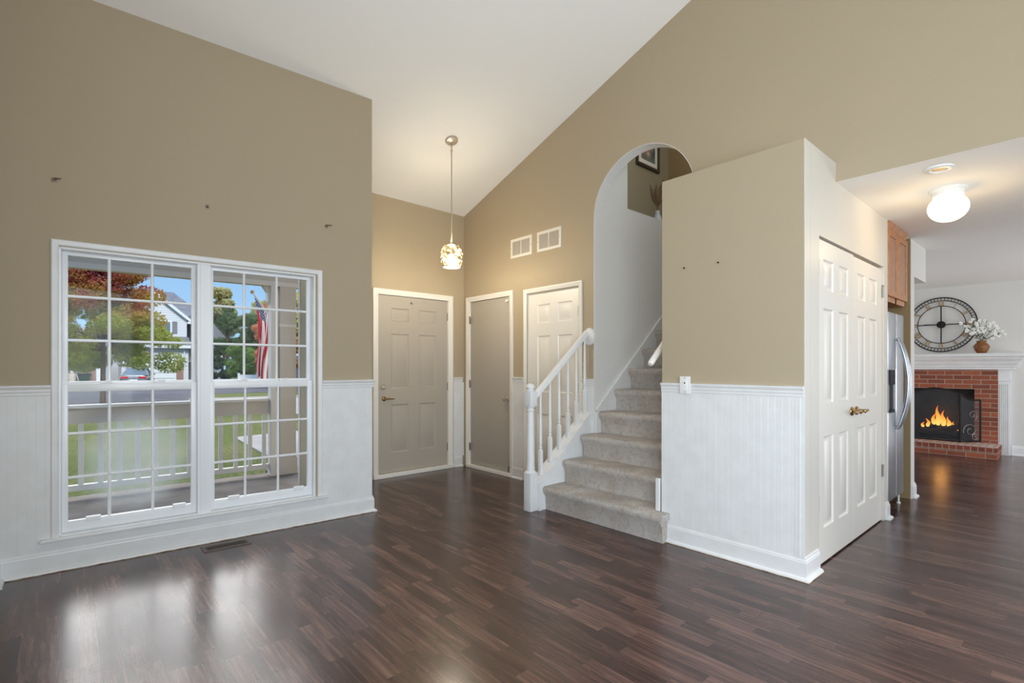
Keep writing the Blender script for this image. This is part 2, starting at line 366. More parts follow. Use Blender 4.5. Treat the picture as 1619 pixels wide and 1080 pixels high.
def flag_mat():
    """13 stripes across local x, star canton in the upper hoist corner (local object coordinates in metres)"""
    m = mat('flag_cloth', (1, 1, 1), .8); t = m.node_tree; p = t.nodes['Principled BSDF']
    uv = N(t, 'ShaderNodeUVMap'); s = N(t, 'ShaderNodeSeparateXYZ'); t.links.new(uv.outputs[0], s.inputs[0])
    u, v = s.outputs[0], s.outputs[1]
    st = math_node(t, 'MODULO', math_node(t, 'FLOOR', math_node(t, 'MULTIPLY', u, 13.0)), 2.0)
    c = mixc(t, math_node(t, 'GREATER_THAN', st, .5), G(186, 40, 58), G(240, 236, 234))
    inc = math_node(t, 'MULTIPLY', math_node(t, 'LESS_THAN', u, .5385), math_node(t, 'GREATER_THAN', v, .8))
    # rows of small white stars
    fu = math_node(t, 'SUBTRACT', math_node(t, 'FRACT', math_node(t, 'MULTIPLY', u, 16.7)), .5)
    fv = math_node(t, 'SUBTRACT', math_node(t, 'FRACT', math_node(t, 'MULTIPLY', v, 27.5)), .5)
    rr = math_node(t, 'ADD', math_node(t, 'MULTIPLY', fu, fu), math_node(t, 'MULTIPLY', fv, fv))
    cc = mixc(t, math_node(t, 'LESS_THAN', rr, .06), G(44, 54, 100), G(236, 236, 240))
    c = mixc(t, inc, c, cc); t.links.new(c, p.inputs['Base Color'])
    tl = N(t, 'ShaderNodeBsdfTranslucent'); t.links.new(c, tl.inputs[0])
    mx = N(t, 'ShaderNodeMixShader'); mx.inputs[0].default_value = .3
    t.links.new(p.outputs[0], mx.inputs[1]); t.links.new(tl.outputs[0], mx.inputs[2]); t.links.new(mx.outputs[0], t.nodes['Material Output'].inputs[0])
    return m
M['flag'] = flag_mat()

def art_mat():
    m = mat('floral_print', (.5, .5, .5), .7); t = m.node_tree; p = t.nodes['Principled BSDF']
    tcn = N(t, 'ShaderNodeTexCoord'); vo = N(t, 'ShaderNodeTexVoronoi'); vo.inputs['Scale'].default_value = 9; t.links.new(tcn.outputs['Object'], vo.inputs['Vector'])
    r = N(t, 'ShaderNodeValToRGB'); t.links.new(vo.outputs['Distance'], r.inputs[0]); e = r.color_ramp.elements
    e[0].color = (*G(214, 206, 196), 1); e[1].color = (*G(70, 82, 84), 1); k = e.new(.35); k.color = (*G(170, 120, 112), 1); k = e.new(.6); k.color = (*G(110, 122, 112), 1)
    t.links.new(r.outputs[0], p.inputs['Base Color']); return m
M['art'] = art_mat()

# ------------------------------------------------------------------ mesh building
class MB:
    """collects shapes in world coordinates (through an optional frame tf) and links them as ONE object"""
    def __init__(self, tf=None): self.v = []; self.f = []; self.mi = []; self.tf = tf or (lambda p: p); self.cur = 0
    def add(self, vs, fs):
        o = len(self.v); self.v += [tuple(self.tf(p)) for p in vs]; self.f += [tuple(i + o for i in f) for f in fs]; self.mi += [self.cur] * len(fs); return self
    def box(self, x0, x1, y0, y1, z0, z1):
        v = [(x, y, z) for x in (x0, x1) for y in (y0, y1) for z in (z0, z1)]
        return self.add(v, [(0, 1, 3, 2), (4, 6, 7, 5), (0, 4, 5, 1), (2, 3, 7, 6), (0, 2, 6, 4), (1, 5, 7, 3)])
    def bevbox(self, x0, x1, y0, y1, z0, z1, b=.005):
        """box with chamfered edges"""
        bm = bmesh.new(); bmesh.ops.create_cube(bm, size=1)
        for q in bm.verts: q.co = Vector(((x0 + x1) / 2 + q.co.x * (x1 - x0), (y0 + y1) / 2 + q.co.y * (y1 - y0), (z0 + z1) / 2 + q.co.z * (z1 - z0)))
        bmesh.ops.bevel(bm, geom=list(bm.edges), offset=b, segments=2, profile=.6, affect='EDGES')
        return self.bm(bm)
    def bm(self, bm):
        bm.verts.index_update(); vs = [tuple(q.co) for q in bm.verts]; fs = [tuple(q.index for q in f.verts) for f in bm.faces]; bm.free(); return self.add(vs, fs)
    def prism(self, poly, axis, a, b):
        """extrude a polygon (two coordinates, the axis left out) from a to b"""
        n = len(poly)
        def P(p, k):
            return (k, p[0], p[1]) if axis == 0 else (p[0], k, p[1]) if axis == 1 else (p[0], p[1], k)
        v = [P(p, a) for p in poly] + [P(p, b) for p in poly]
        return self.add(v, [tuple(range(n)), tuple(range(2 * n - 1, n - 1, -1))] + [(i, (i + 1) % n, n + (i + 1) % n, n + i) for i in range(n)])
    def lathe(self, prof, c=(0, 0, 0), seg=24, axis=2, sx=1, sy=1):
        v = []; fs = []
        for r, h in prof:
            for k in range(seg):
                a = 2 * math.pi * k / seg; p, q = r * math.cos(a) * sx, r * math.sin(a) * sy
                o = (p, q, h) if axis == 2 else (h, p, q) if axis == 0 else (p, h, q)
                v.append((c[0] + o[0], c[1] + o[1], c[2] + o[2]))
        n = len(prof)
        for i in range(n - 1):
            for k in range(seg):
                k2 = (k + 1) % seg; fs.append((i * seg + k, i * seg + k2, (i + 1) * seg + k2, (i + 1) * seg + k))
        fs.append(tuple(range(seg - 1, -1, -1))); fs.append(tuple((n - 1) * seg + k for k in range(seg)))
        return self.add(v, fs)
    def ball(self, c, r, seg=16, rings=8, sx=1, sy=1, sz=1):
        return self.lathe([(max(r * math.sin(math.pi * i / rings), r * .02), -r * sz * math.cos(math.pi * i / rings)) for i in range(rings + 1)], c, seg, 2, sx, sy)
    def tube(self, pts, r, seg=8, closed=False):
        pts = [Vector(p) for p in pts]; n = len(pts); v = []; fs = []
        rs = r if isinstance(r, (list, tuple)) else [r] * n
        up = Vector((0, 0, 1)); prev = None
        for i, p in enumerate(pts):
            d = (pts[(i + 1) % n] - pts[i - 1]) if closed else (pts[min(i + 1, n - 1)] - pts[max(i - 1, 0)])
            d.normalize()
            if prev is None:
                a = d.cross(up);
                if a.length < .05: a = d.cross(Vector((1, 0, 0)))
            else: a = prev - d * prev.dot(d)
            a.normalize(); prev = a; b = d.cross(a)
            for k in range(seg):
                t = 2 * math.pi * k / seg; v.append(tuple(p + (a * math.cos(t) + b * math.sin(t)) * rs[i]))
        for i in range(n if closed else n - 1):
            for k in range(seg):
                k2 = (k + 1) % seg; j = (i + 1) % n; fs.append((i * seg + k, i * seg + k2, j * seg + k2, j * seg + k))
        if not closed: fs += [tuple(range(seg - 1, -1, -1)), tuple((n - 1) * seg + k for k in range(seg))]
        return self.add(v, fs)
    def sweep(self, path, prof, closed=False, plane=lambda a, b, h: (a, b, h), side=1):
        """moulding: 2-D path, profile of (offset to the side, height), mitred corners"""
        n = len(path); P = [Vector((p[0], p[1])) for p in path]; rows = []
        for i in range(n):
            d1 = (P[i] - P[i - 1]) if (i > 0 or closed) else None
            d2 = (P[(i + 1) % n] - P[i]) if (i < n - 1 or closed) else None
            n1 = Vector((-d1.y, d1.x)).normalized() * side if d1 else None
            n2 = Vector((-d2.y, d2.x)).normalized() * side if d2 else None
            if n1 and n2:
                m = (n1 + n2).normalized(); m /= max(m.dot(n1), .2)
            else: m = n1 or n2
            rows.append([plane(P[i].x + m.x * o, P[i].y + m.y * o, h) for o, h in prof])
        k = len(prof); v = [q for r in rows for q in r]; fs = []
        for i in range(n if closed else n - 1):
            for j in range(k):
                a, b = i * k, ((i + 1) % n) * k; fs.append((a + j, a + (j + 1) % k, b + (j + 1) % k, b + j))
        if not closed: fs += [tuple(range(k - 1, -1, -1)), tuple((n - 1) * k + j for j in range(k))]
        return self.add(v, fs)
    def build(self, name, m, parent=None, smooth=False, kind=None, label=None, cat=None, group=None):
        me = bpy.data.meshes.new(name)
        o = bpy.data.objects.new(name, me); COL.objects.link(o)
        off = Vector((0, 0, 0))
        me.from_pydata(self.v, [], self.f)
        bm = bmesh.new(); bm.from_mesh(me); bmesh.ops.recalc_face_normals(bm, faces=bm.faces); bm.to_mesh(me); bm.free()
        for mm in (m if isinstance(m, (list, tuple)) else [m]): me.materials.append(mm)
        if max(self.mi, default=0): me.polygons.foreach_set('material_index', self.mi)
        if smooth:
            me.polygons.foreach_set('use_smooth', [True] * len(me.polygons))
            if smooth is not True: me.set_sharp_from_angle(angle=R(smooth))
        if parent is not None:
            o.parent = parent; o.matrix_parent_inverse = Matrix.Translation(-world_loc(parent))
        tag(o, label, cat, group, kind); me.update(); return o
def world_loc(o):
    l = Vector(o.location)
    while o.parent: l = l + Vector(o.matrix_parent_inverse.translation) + Vector(o.parent.location); o = o.parent
    return l
def tag(o, label=None, cat=None, group=None, kind=None):
    if label: o['label'] = label
    if cat: o['category'] = cat
    if group: o['group'] = group
    if kind: o['kind'] = kind
    return o
def empty(name, loc, label=None, cat=None, group=None, kind=None):
    o = bpy.data.objects.new(name, None); COL.objects.link(o); o.location = loc; o.empty_display_size = .1
    return tag(o, label, cat, group, kind)
def struct(mb, name, m, label, parent=None, smooth=False, cat=None):
    return mb.build(name, m, parent, smooth, 'structure' if parent is None else None, label, cat)

# the window wall stands a couple of degrees off square: frame (s along it, n out of doors, z)
TH = R(-2.2); Fd = (math.cos(TH), math.sin(TH)); Fn = (-math.sin(TH), math.cos(TH)); FO = (0.0, 4.148)
def FW(p): return (FO[0] + Fd[0] * p[0] + Fn[0] * p[1], FO[1] + Fd[1] * p[0] + Fn[1] * p[1], p[2])
def slope(x, y): return 4.97 - .341 * y - .0165 * x          # underside of the vaulted ceiling

# ------------------------------------------------------------------ floor and ceilings
struct(MB().box(-.7, 10.4, -2.8, 5.33, -.12, 0), 'floor', M['floor'], 'dark walnut strip laminate floor running through the whole house', cat='floor')
def slab_on(pts, th):
    mb = MB(); n = len(pts)
    v = [(x, y, slope(x, y)) for x, y in pts] + [(x, y, slope(x, y) + th) for x, y in pts]
    return mb.add(v, [tuple(range(n)), tuple(range(2 * n - 1, n - 1, -1))] + [(i, (i + 1) % n, n + (i + 1) % n, n + i) for i in range(n)])
struct(slab_on([(-.7, -2.8), (3.95, -2.8), (3.95, 5.5), (-.7, 5.5)], .15), 'ceiling', M['ceiling'], 'white vaulted ceiling rising from the front door over the living room', cat='ceiling')
struct(MB().prism([(3.7705, -2.8), (10.3, -2.8), (10.3, 1.938), (3.8905, 1.938), (3.8905, 1.0895), (3.7705, 1.0895)], 2, 2.45, 2.6), 'ceiling', M['ceiling'], 'flat white ceiling of the kitchen and family room', cat='ceiling')

# ------------------------------------------------------------------ walls
W0, W1, WB, WT = -.034, 1.504, .2, 1.98                        # the window opening in wall coordinates
mb = MB(FW)
mb.box(-.42, W0, 0, .16, 0, 3.75); mb.box(W1, 1.98, 0, .16, 0, 3.75); mb.box(W0, W1, 0, .16, 0, WB); mb.box(W0, W1, 0, .16, WT, 3.75)
struct(mb, 'wall_front', M['tan'], 'tan painted wall around the big grid window', cat='wall')
wr = FW((1.98, 0, 0))
struct(MB().prism([(1.80, 4.11), (1.965, 4.073), (1.98, 4.074), (1.98, 5.34), (1.80, 5.34)], 2, 0, 3.75), 'wall_foyer', M['tan'], 'tan return wall left of the foyer, hidden end on', cat='wall')
D1 = (2.595, 3.53, 2.06)
mb = MB(); mb.box(1.985, D1[0], 5.19, 5.26, 0, 3.3); mb.box(D1[1], 3.768, 5.19, 5.26, 0, 3.3); mb.box(D1[0], D1[1], 5.19, 5.26, D1[2], 3.3); mb.box(1.985, 3.768, 5.26, 5.36, 0, 3.3)
struct(mb, 'wall_entry', M['tan'], 'tan painted foyer wall around the grey front door', cat='wall')

# wall with the arch, both closet doors and the header over the kitchen passage
D2 = (4.31, 5.075, 2.05); D3 = (3.283, 4.017, 2.03)
ARC_Y, ARC_A, ARC_Z, ARC_B = 2.58, .517, 2.66, .517
mb = MB(); X0, X1 = 3.77, 3.89
def wallpiece(y0, y1, z0, x0=X0, x1=X1):
    mb.prism([(y0, z0), (y1, z0), (y1, slope(3.8, y1) + .06), (y0, slope(3.8, y0) + .06)], 0, x0, x1)
def doorpiece(d):
    wallpiece(d[0], d[1], d[2]); mb.box(X0 + .07, X1, d[0], d[1], 0, d[2])
wallpiece(D2[1], 5.36, 0); doorpiece(D2); wallpiece(D3[1], D2[0], 0); doorpiece(D3); wallpiece(3.097, D3[0], 0)
NA = 28
for i in range(NA):
    a0, a1 = math.pi * i / NA, math.pi * (i + 1) / NA
    ya, yb = ARC_Y + ARC_A * math.cos(a1), ARC_Y + ARC_A * math.cos(a0)
    za, zb = ARC_Z + ARC_B * math.sin(a1), ARC_Z + ARC_B * math.sin(a0)
    mb.prism([(ya, za), (yb, zb), (yb, slope(3.8, yb) + .06), (ya, slope(3.8, ya) + .06)], 0, X0, X1)
wallpiece(1.09, 2.063, 2.40); wallpiece(-2.8, 1.09, 2.4504)
mb.box(X0, X1, 2.03, 2.063, 1.0, 2.40)
struct(mb, 'wall_right', M['tan'], 'tall tan wall with the arched stair opening and two closet doors', cat='wall')
mb = MB(); arc = [(ARC_Y + (ARC_A) * math.cos(math.pi * i / NA), ARC_Z + ARC_B * math.sin(math.pi * i / NA)) for i in range(NA + 1)]
inn = [(ARC_Y + (ARC_A - .004) * math.cos(math.pi * i / NA), ARC_Z + (ARC_B - .004) * math.sin(math.pi * i / NA)) for i in range(NA + 1)]
for i in range(NA): mb.prism([arc[i], arc[i + 1], inn[i + 1], inn[i]], 0, X0 - .001, X1 + .001)
mb.box(X0 - .001, X1, 3.093, 3.0975, .6, ARC_Z)
struct(mb, 'trim_1', M['white_wall'], 'white lining of the stair arch', smooth=40)

# closet block in front of the arch wall
BX, BY0, BY1, BZ = 3.222, 1.08, 2.019, 2.575
struct(MB().box(BX, BX + .09, BY0 + .004, BY1, 0, BZ), 'wall_pantry', M['tan'], 'tan wall face of the pantry block beside the stairs', cat='wall')
PD = (3.46, 4.96, 2.05)
mb = MB()
mb.box(BX - .0005, BX + .091, BY0, BY0 + .004, 0, BZ); mb.box(BX + .09, PD[0], BY0, BY0 + .09, 0, BZ); mb.box(PD[0], 3.77, BY0, BY0 + .09, PD[2], BZ); mb.box(3.77, 5.075, BY0, BY0 + .09, PD[2], 2.46)
mb.box(PD[1], 5.075, BY0, BY0 + .09, 0, PD[2]); mb.box(PD[0], PD[1], BY0 + .06, BY0 + .13, 0, PD[2]); mb.box(5.0, 5.075, BY0 + .09, 1.85, 0, 2.46)
struct(mb, 'wall_pantry', M['pantry_paint'], 'cream white wall around the double pantry doors', cat='wall')
struct(MB().box(BX + .09, 3.769, BY0 + .09, BY1, BZ - .05, BZ - .001), 'ceiling', M['white_wall'], 'flat white top ledge of the pantry block')
mb = MB(); mb.box(BX + .09, X1 - .001, BY1 - .08, BY1, 0, 2.52); mb.box(X1 - .001, 10.2, BY1 - .08, BY1, 0, 5.2)
struct(mb, 'wall_stair', M['white_wall'], 'white wall right of the stairs', cat='wall')
mb = MB(); mb.box(X1, 4.304, 3.0975, 3.2, 0, 4.6); mb.box(4.304, 6.7, 3.0975, 3.2, 0, 2.86)
struct(mb, 'wall_stair', M['white_wall'], 'white wall left of the stairs, stepping down to the upstairs hall', cat='wall')
# upstairs hall seen over the half wall
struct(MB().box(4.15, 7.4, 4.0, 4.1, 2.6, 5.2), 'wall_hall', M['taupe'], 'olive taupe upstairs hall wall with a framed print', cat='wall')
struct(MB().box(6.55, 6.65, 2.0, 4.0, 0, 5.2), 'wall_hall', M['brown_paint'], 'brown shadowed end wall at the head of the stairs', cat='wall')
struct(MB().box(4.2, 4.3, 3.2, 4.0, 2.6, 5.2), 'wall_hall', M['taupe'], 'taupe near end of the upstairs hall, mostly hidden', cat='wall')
struct(MB().box(3.88, 7.4, 1.94, 4.1, 5.1, 5.2), 'ceiling', M['ceiling'], 'white ceiling over the stairwell and upstairs hall')
struct(MB().box(4.3, 6.55, 3.2, 4.0, 2.6, 2.7), 'floor', M['carpet'], 'carpeted floor of the upstairs hall')

# walls out of sight behind the camera
mb = MB(); mb.box(-.46, -.3, -2.8, -1.7, 0, 6.1); mb.box(-.46, -.3, .2, 4.3, 0, 6.1); mb.box(-.46, -.3, -1.7, .2, 0, .7); mb.box(-.46, -.3, -1.7, .2, 2.5, 6.1)  # opening added to hold the left fill light
struct(mb, 'wall_left', M['tan'], 'tan wall just left of the viewpoint', cat='wall')
mb = MB()
mb.box(-.46, .2, -2.65, -2.5, 0, 6.1); mb.box(.2, 3.0, -2.65, -2.5, 0, .4); mb.box(.2, 3.0, -2.65, -2.5, 2.7, 6.1); mb.box(3.0, 6.9, -2.65, -2.5, 0, 6.1)  # opening here added to hold the back fill light
mb.box(6.9, 8.9, -2.65, -2.5, 2.2, 6.1); mb.box(8.9, 10.2, -2.65, -2.5, 0, 6.1)
struct(mb, 'wall_back', M['tan'], 'tan back wall behind the viewpoint, with the family room window and an added fill light opening', cat='wall')

# kitchen and family room
struct(MB().box(5.075, 6.0, 1.85, 1.935, 0, 2.46), 'wall_kitchen', M['brown_paint'], 'brown wall behind the refrigerator', cat='wall')
mb = MB(); mb.box(5.957, 5.975, 1.092, 1.85, 0, 2.45)
struct(mb, 'wall_kitchen', M['brown_paint'], 'brown painted side of the stub wall right of the refrigerator', cat='wall')
mb = MB(); mb.box(5.975, 6.11, 1.09, 1.94, 0, 2.45); mb.box(5.962, 5.975, 1.088, 1.096, 0, 2.45); mb.box(6.11, 6.63, 1.09, 1.94, 2.108, 2.45)
struct(mb, 'wall_kitchen', M['grey_wall'], 'white end of the stub wall with a boxed soffit beyond it', cat='wall')
struct(MB().box(9.98, 10.12, -2.6, 1.95, 0, 2.46), 'wall_family', M['grey_wall'], 'pale grey family room wall behind the fireplace', cat='wall')

# ------------------------------------------------------------------ baseboards, chair rails, beadboard
BASE = [(0, 0), (.034, 0), (.034, .006), (.031, .014), (.022, .02), (.0155, .022), (.0155, .104), (.013, .112), (.013, .116), (.009, .122), (.007, .134), (.003, .137), (0, .137)]
RAIL = [(0, 0), (.01, 0), (.012, .006), (.012, .02), (.016, .026), (.016, .04), (.021, .046), (.026, .056), (.026, .064), (0, .068)]
def moulding(name, path, prof, z, label, side=1, m='trim'):
    mb = MB(); mb.sweep(path, [(o, h + z) for o, h in prof], side=side); return struct(mb, name, M[m], label)
def fw2(s, n=0): q = FW((s, n, 0)); return (q[0], q[1])
moulding('baseboard_front', [(-.3, 4.0), fw2(-.2995), fw2(1.98), (1.98, 4.35)], BASE, 0, 'white baseboard under the big window, chipped along the floor', side=-1)
moulding('trim_2', [fw2(-.299), fw2(-.069)], RAIL, 1.068, 'white chair rail left of the big window', side=-1)
moulding('trim_3', [fw2(1.556), fw2(1.98), (1.98, 4.35)], RAIL, 1.068, 'white chair rail right of the big window', side=-1)
moulding('baseboard_entry', [(3.606, 5.19), (3.735, 5.19)], BASE, 0, 'short white baseboard between front door and closet', side=-1)
moulding('trim_4', [(3.606, 5.19), (3.74, 5.19)], RAIL, 1.045, 'short white chair rail in the foyer corner', side=-1)
moulding('baseboard_right', [(3.77, 4.25), (3.77, 4.075)], BASE, 0, 'short white baseboard between the two closet doors', side=-1)
moulding('trim_5', [(3.77, 4.25), (3.77, 4.075)], RAIL, 1.06, 'short white chair rail between the two closet doors', side=-1)
moulding('trim_6', [(3.77, 3.243), (3.77, 3.10)], RAIL, 1.06, 'short white chair rail behind the stair railing', side=-1)
moulding('baseboard_pantry', [(BX, 2.0), (BX, BY0 + .002), (PD[0] - .02, BY0 + .002)], BASE, 0, 'white baseboard wrapping the pantry block corner', side=-1)
moulding('trim_7', [(BX, BY1), (BX, BY0 + .0045)], RAIL, 1.064, 'white chair rail on the pantry block', side=-1)
moulding('baseboard_pantry', [(PD[1] + .035, BY0), (5.075, BY0), (5.075, 1.2)], BASE, 0, 'white baseboard stub beside the pantry door and refrigerator', side=-1)
moulding('baseboard_kitchen', [(5.99, 1.09), (6.11, 1.09), (6.11, 1.8)], BASE, 0, 'white baseboard at the foot of the stub wall', side=-1)
moulding('baseboard_family', [(9.98, .69), (9.98, -2.4)], BASE, 0, 'white baseboard right of the fireplace', side=-1)
def bead(tf, s0, s1, z0, z1, name, label, th=.008, gr=.0007):
    """beadboard: a groove every 41 mm"""
    mb = MB(tf); pr = []; s = s0
    while s < s1 - 1e-6:
        e = min(s + .041, s1); pr += [(s + .002, -th), (e - .002, -th), (e, -th + gr)]; s = e
    pts = [(s0, 0), (s0, -th)] + pr[:-1] + [(s1, -th), (s1, 0)]
    n = len(pts); v = [(a, b, z0) for a, b in pts] + [(a, b, z1) for a, b in pts]
    mb.add(v, [(i, i + 1, n + i + 1, n + i) for i in range(n - 1)])
    return struct(mb, name, M['trim'], label)
bead(FW, -.299, -.069, .13, 1.07, 'trim_8', 'white beadboard left of the big window')
bead(FW, 1.556, 1.98, .13, 1.07, 'trim_9', 'white beadboard right of the big window')
bead(FW, -.069, 1.556, .13, .19, 'trim_10', 'white beadboard strip under the window sill')
bead(lambda p: (p[0], 5.19 + p[1], p[2]), 3.606, 3.762, .13, 1.05, 'trim_11', 'white beadboard in the foyer corner')
bead(lambda p: (3.77 + p[1], -p[0], p[2]), -4.25, -4.075, .13, 1.06, 'trim_12', 'white beadboard between the two closet doors')
bead(lambda p: (3.77 + p[1], -p[0], p[2]), -3.243, -3.098, .3, 1.06, 'trim_13', 'white beadboard behind the stair railing')
bead(lambda p: (BX + p[1], -p[0], p[2]), -BY1, -BY0 - .05, .13, 1.07, 'trim_14', 'white beadboard on the pantry block')
mb = MB(); mb.box(BX - .010, BX, BY0 - .001, BY0 + .05, .13, 1.075); mb.box(BX - .012, BX, BY0 + .02, BY0 + .03, .14, 1.07)
struct(mb, 'trim_15', M['trim'], 'white corner board of the pantry block wainscot')

LINE = [(0, .0003), (.036, .0003), (.036, .0045), (0, .0045)]
for nm, pth in (('trim_25', [fw2(-.2995), fw2(1.98)]), ('trim_26', [(BX, 2.0), (BX, BY0 + .002), (PD[0] - .02, BY0 + .002)])):
    mb = MB(); mb.sweep(pth, LINE, side=-1); struct(mb, nm, M['caulk'], 'thin dirty caulk line where the baseboard meets the floor')
# ------------------------------------------------------------------ the big window
CAS = [(0, 0), (0, .012), (.006, .018), (.03, .014), (.037, .009), (.037, 0)]
mb = MB(FW)
pl = lambda a, b, h: (a, -h, b)
mb.sweep([(-.069, .19), (-.069, 2.021), (1.556, 2.021), (1.556, .19)], CAS, plane=pl, side=-1)
struct(mb, 'trim_16', M['trim'], 'white casing framing the big twin window')
mb = MB(FW); mb.bevbox(-.115, 1.595, -.045, .03, .186, .206, .006); mb.prism([(-.095, .186), (1.575, .186), (1.565, .15), (-.085, .15)], 1, -.016, 0)
struct(mb, 'trim_17', M['trim'], 'white window sill with apron under the big window')
mb = MB(FW)
for a, b, c, d in ((W0 - .001, W0 + .012, WB, WT), (W1 - .012, W1 + .001, WB, WT), (W0, W1, WT - .012, WT + .001), (W0, W1, WB - .001, WB + .012)):
    mb.box(a, b, .001, .16, c, d)
mb.box(.695, .775, .015, .155, WB, WT); mb.box(.712, .758, .008, .02, WB, WT)
struct(mb, 'trim_18', M['vinyl'], 'white jamb liner and centre post of the twin window')
def sash(root, s0, s1, z0, z1, n0, name, xs, zs, fr, pane_mat, rails):
    """fr = (left, right, bottom, top) widths of the frame"""
    gl = (s0 + fr[0], s1 - fr[1], z0 + fr[2], z1 - fr[3]); n1 = n0 + .032
    mb = MB(FW)
    mb.bevbox(s0, gl[0], n0, n1, z0, z1, .004); mb.bevbox(gl[1], s1, n0, n1, z0, z1, .004)
    mb.bevbox(gl[0] - .003, gl[1] + .003, n0, n1, z0, gl[2], .004); mb.bevbox(gl[0] - .003, gl[1] + .003, n0, n1, gl[3], z1, .004)
    f = mb.build(name, M['vinyl'], root, 30)
    mb = MB(FW)
    for x in xs: mb.prism([(x - .009, n0 + .012), (x - .004, n0 + .004), (x + .004, n0 + .004), (x + .009, n0 + .012), (x + .004, n0 + .02), (x - .004, n0 + .02)], 2, gl[2], gl[3])
    for z in zs: mb.prism([(n0 + .012, z - .009), (n0 + .004, z - .004), (n0 + .004, z + .004), (n0 + .012, z + .009), (n0 + .02, z + .004), (n0 + .02, z - .004)], 0, gl[0], gl[1])
    mb.build('window_grid', M['vinyl'], f)
    MB(FW).box(gl[0] - .004, gl[1] + .004, n0 + .022, n0 + .026, gl[2] - .004, gl[3] + .004).build('glass_pane', pane_mat, f)
    return f
for k, (a, b, gx) in enumerate((((W0 + .012), .695, (.21, .44)), (.775, W1 - .012, (1.006, 1.236)))):
    win = empty('window_%d' % (k + 1), FW(((a + b) / 2, .05, .21)), ('left unit of the big white grid window, its lower panes fogged', 'right unit of the big white grid window, flag seen through it')[k], 'window', kind='structure')
    sash(win, a, b, 1.118, 1.968, .085, 'upper_sash', gx, (1.412, 1.69), (.028, .028, .034, .022), M['glass'], None)
    lo = sash(win, a, b, .213, 1.137, .045, 'lower_sash', gx, (.55, .825), (.03, .035, .068, .05), M['glass_fog'] if k == 0 else M['glass'], None)
    for q in (.16, .8):
        s = a + (b - a) * q
        MB(FW).bevbox(s, s + .075, .022, .05, .266, .298, .006).build('sash_lift', M['vinyl'], lo)
    for q in (.3, .7):
        s = a + (b - a) * q
        mb = MB(FW); mb.bevbox(s - .03, s + .03, .05, .078, 1.137, 1.147, .003); mb.bevbox(s - .006, s + .03, .045, .06, 1.146, 1.156, .003)
        mb.build('sash_lock', M['vinyl'], lo)

# ------------------------------------------------------------------ doors
def panel_door(tf, w, h, th, cols, rows, mb=None):
    """slab in local (u across, d depth into the wall, z up) with sunk, raised-centre panels on the front"""
    mb = MB(tf)
    xs = sorted({0, w, *[c for p in cols for c in p]}); zs = sorted({0, h, *[r for p in rows for r in p]})
    for i in range(len(xs) - 1):
        for j in range(len(zs) - 1):
            a, b, c, d = xs[i], xs[i + 1], zs[j], zs[j + 1]
            if any(abs(a - p[0]) < 1e-6 and abs(b - p[1]) < 1e-6 for p in cols) and any(abs(c - r[0]) < 1e-6 and abs(d - r[1]) < 1e-6 for r in rows):
                rings = [(0, 0), (.010, .010), (.022, .011), (.042, .002)]
                v = []
                for ins, dep in rings: v += [(a + ins, dep, c + ins), (b - ins, dep, c + ins), (b - ins, dep, d - ins), (a + ins, dep, d - ins)]
                fs = [(r * 4 + k, r * 4 + (k + 1) % 4, r * 4 + 4 + (k + 1) % 4, r * 4 + 4 + k) for r in range(3) for k in range(4)] + [(12, 13, 14, 15)]
                mb.add(v, fs)
            else: mb.add([(a, 0, c), (b, 0, c), (b, 0, d), (a, 0, d)], [(0, 1, 2, 3)])
    v = [(0, 0, 0), (w, 0, 0), (w, 0, h), (0, 0, h), (0, th, 0), (w, th, 0), (w, th, h), (0, th, h)]
    mb.add(v, [(4, 5, 6, 7), (0, 1, 5, 4), (1, 2, 6, 5), (2, 3, 7, 6), (3, 0, 4, 7)])
    return mb
def hinge(tf, u, d, z, root):
    mb = MB(tf); mb.lathe([(.006, 0), (.006, .088)], (u, d, z - .044), 10); mb.box(u - .009, u + .014, d + .002, d + .006, z - .044, z + .044); mb.lathe([(.004, 0), (.0075, .004), (.004, .01)], (u, d, z + .044), 10)
    return mb.build('hinge', M['hinge'], root, 30)
def casing(name, tf, u0, u1, top, wl, wr_, label, wt=.055, bottom=0.0):
    P = lambda wd: [(0, 0), (0, .016), (wd * .25, .018), (wd * .8, .012), (wd, .009), (wd, 0)]
    mb = MB(tf); mb.sweep([(u0 - wl, bottom), (u0 - wl, top + wt), (u1 + wr_, top + wt), (u1 + wr_, bottom)], P(min(wl, wr_)), plane=lambda a, b, h: (a, -h, b), side=-1)
    for a, b, c, d in ((u0 - .004, u0 + .003, 0, top), (u1 - .003, u1 + .004, 0, top), (u0, u1, top - .003, top + .004)): mb.box(a, b, 0, .068, c, d)
    return struct(mb, name, M['cream'], label)
# front door
tf1 = lambda p: (p[0], 5.19 + p[1], p[2])
dr = empty('door_1', (3.06, 5.2, .045), 'grey six-panel front door with lever handle and deadbolt', 'door', kind='structure')
w1 = 3.523 - 2.602
f1 = lambda p: (2.602 + p[0], 5.205 + p[1], .05 + p[2])
panel_door(f1, w1, 2.0, .042, [(.163, .388), (.528, .756)], [(.22, .765), (.945, 1.57), (1.71, 1.862)]).build('door_slab', M['door_grey'], dr, 30)
mb = MB(); mb.lathe([(.026, 0), (.026, -.008), (.02, -.016), (.014, -.018), (.014, -.04), (.011, -.045)], (2.675, 5.205, .885), 20, 1); mb.tube([(2.675, 5.165, .885), (2.70, 5.160, .886), (2.74, 5.160, .884), (2.785, 5.168, .882)], [.010, .0095, .008, .006], 10)
mb.build('door_handle', M['brass'], dr, 40)
mb = MB(); mb.lathe([(.03, 0), (.03, -.006), (.024, -.014), (.012, -.016)], (2.668, 5.205, 1.017), 20, 1); mb.bevbox(2.662, 2.674, 5.172, 5.19, .995, 1.039, .003)
mb.build('deadbolt', M['nickel'], dr, 40)
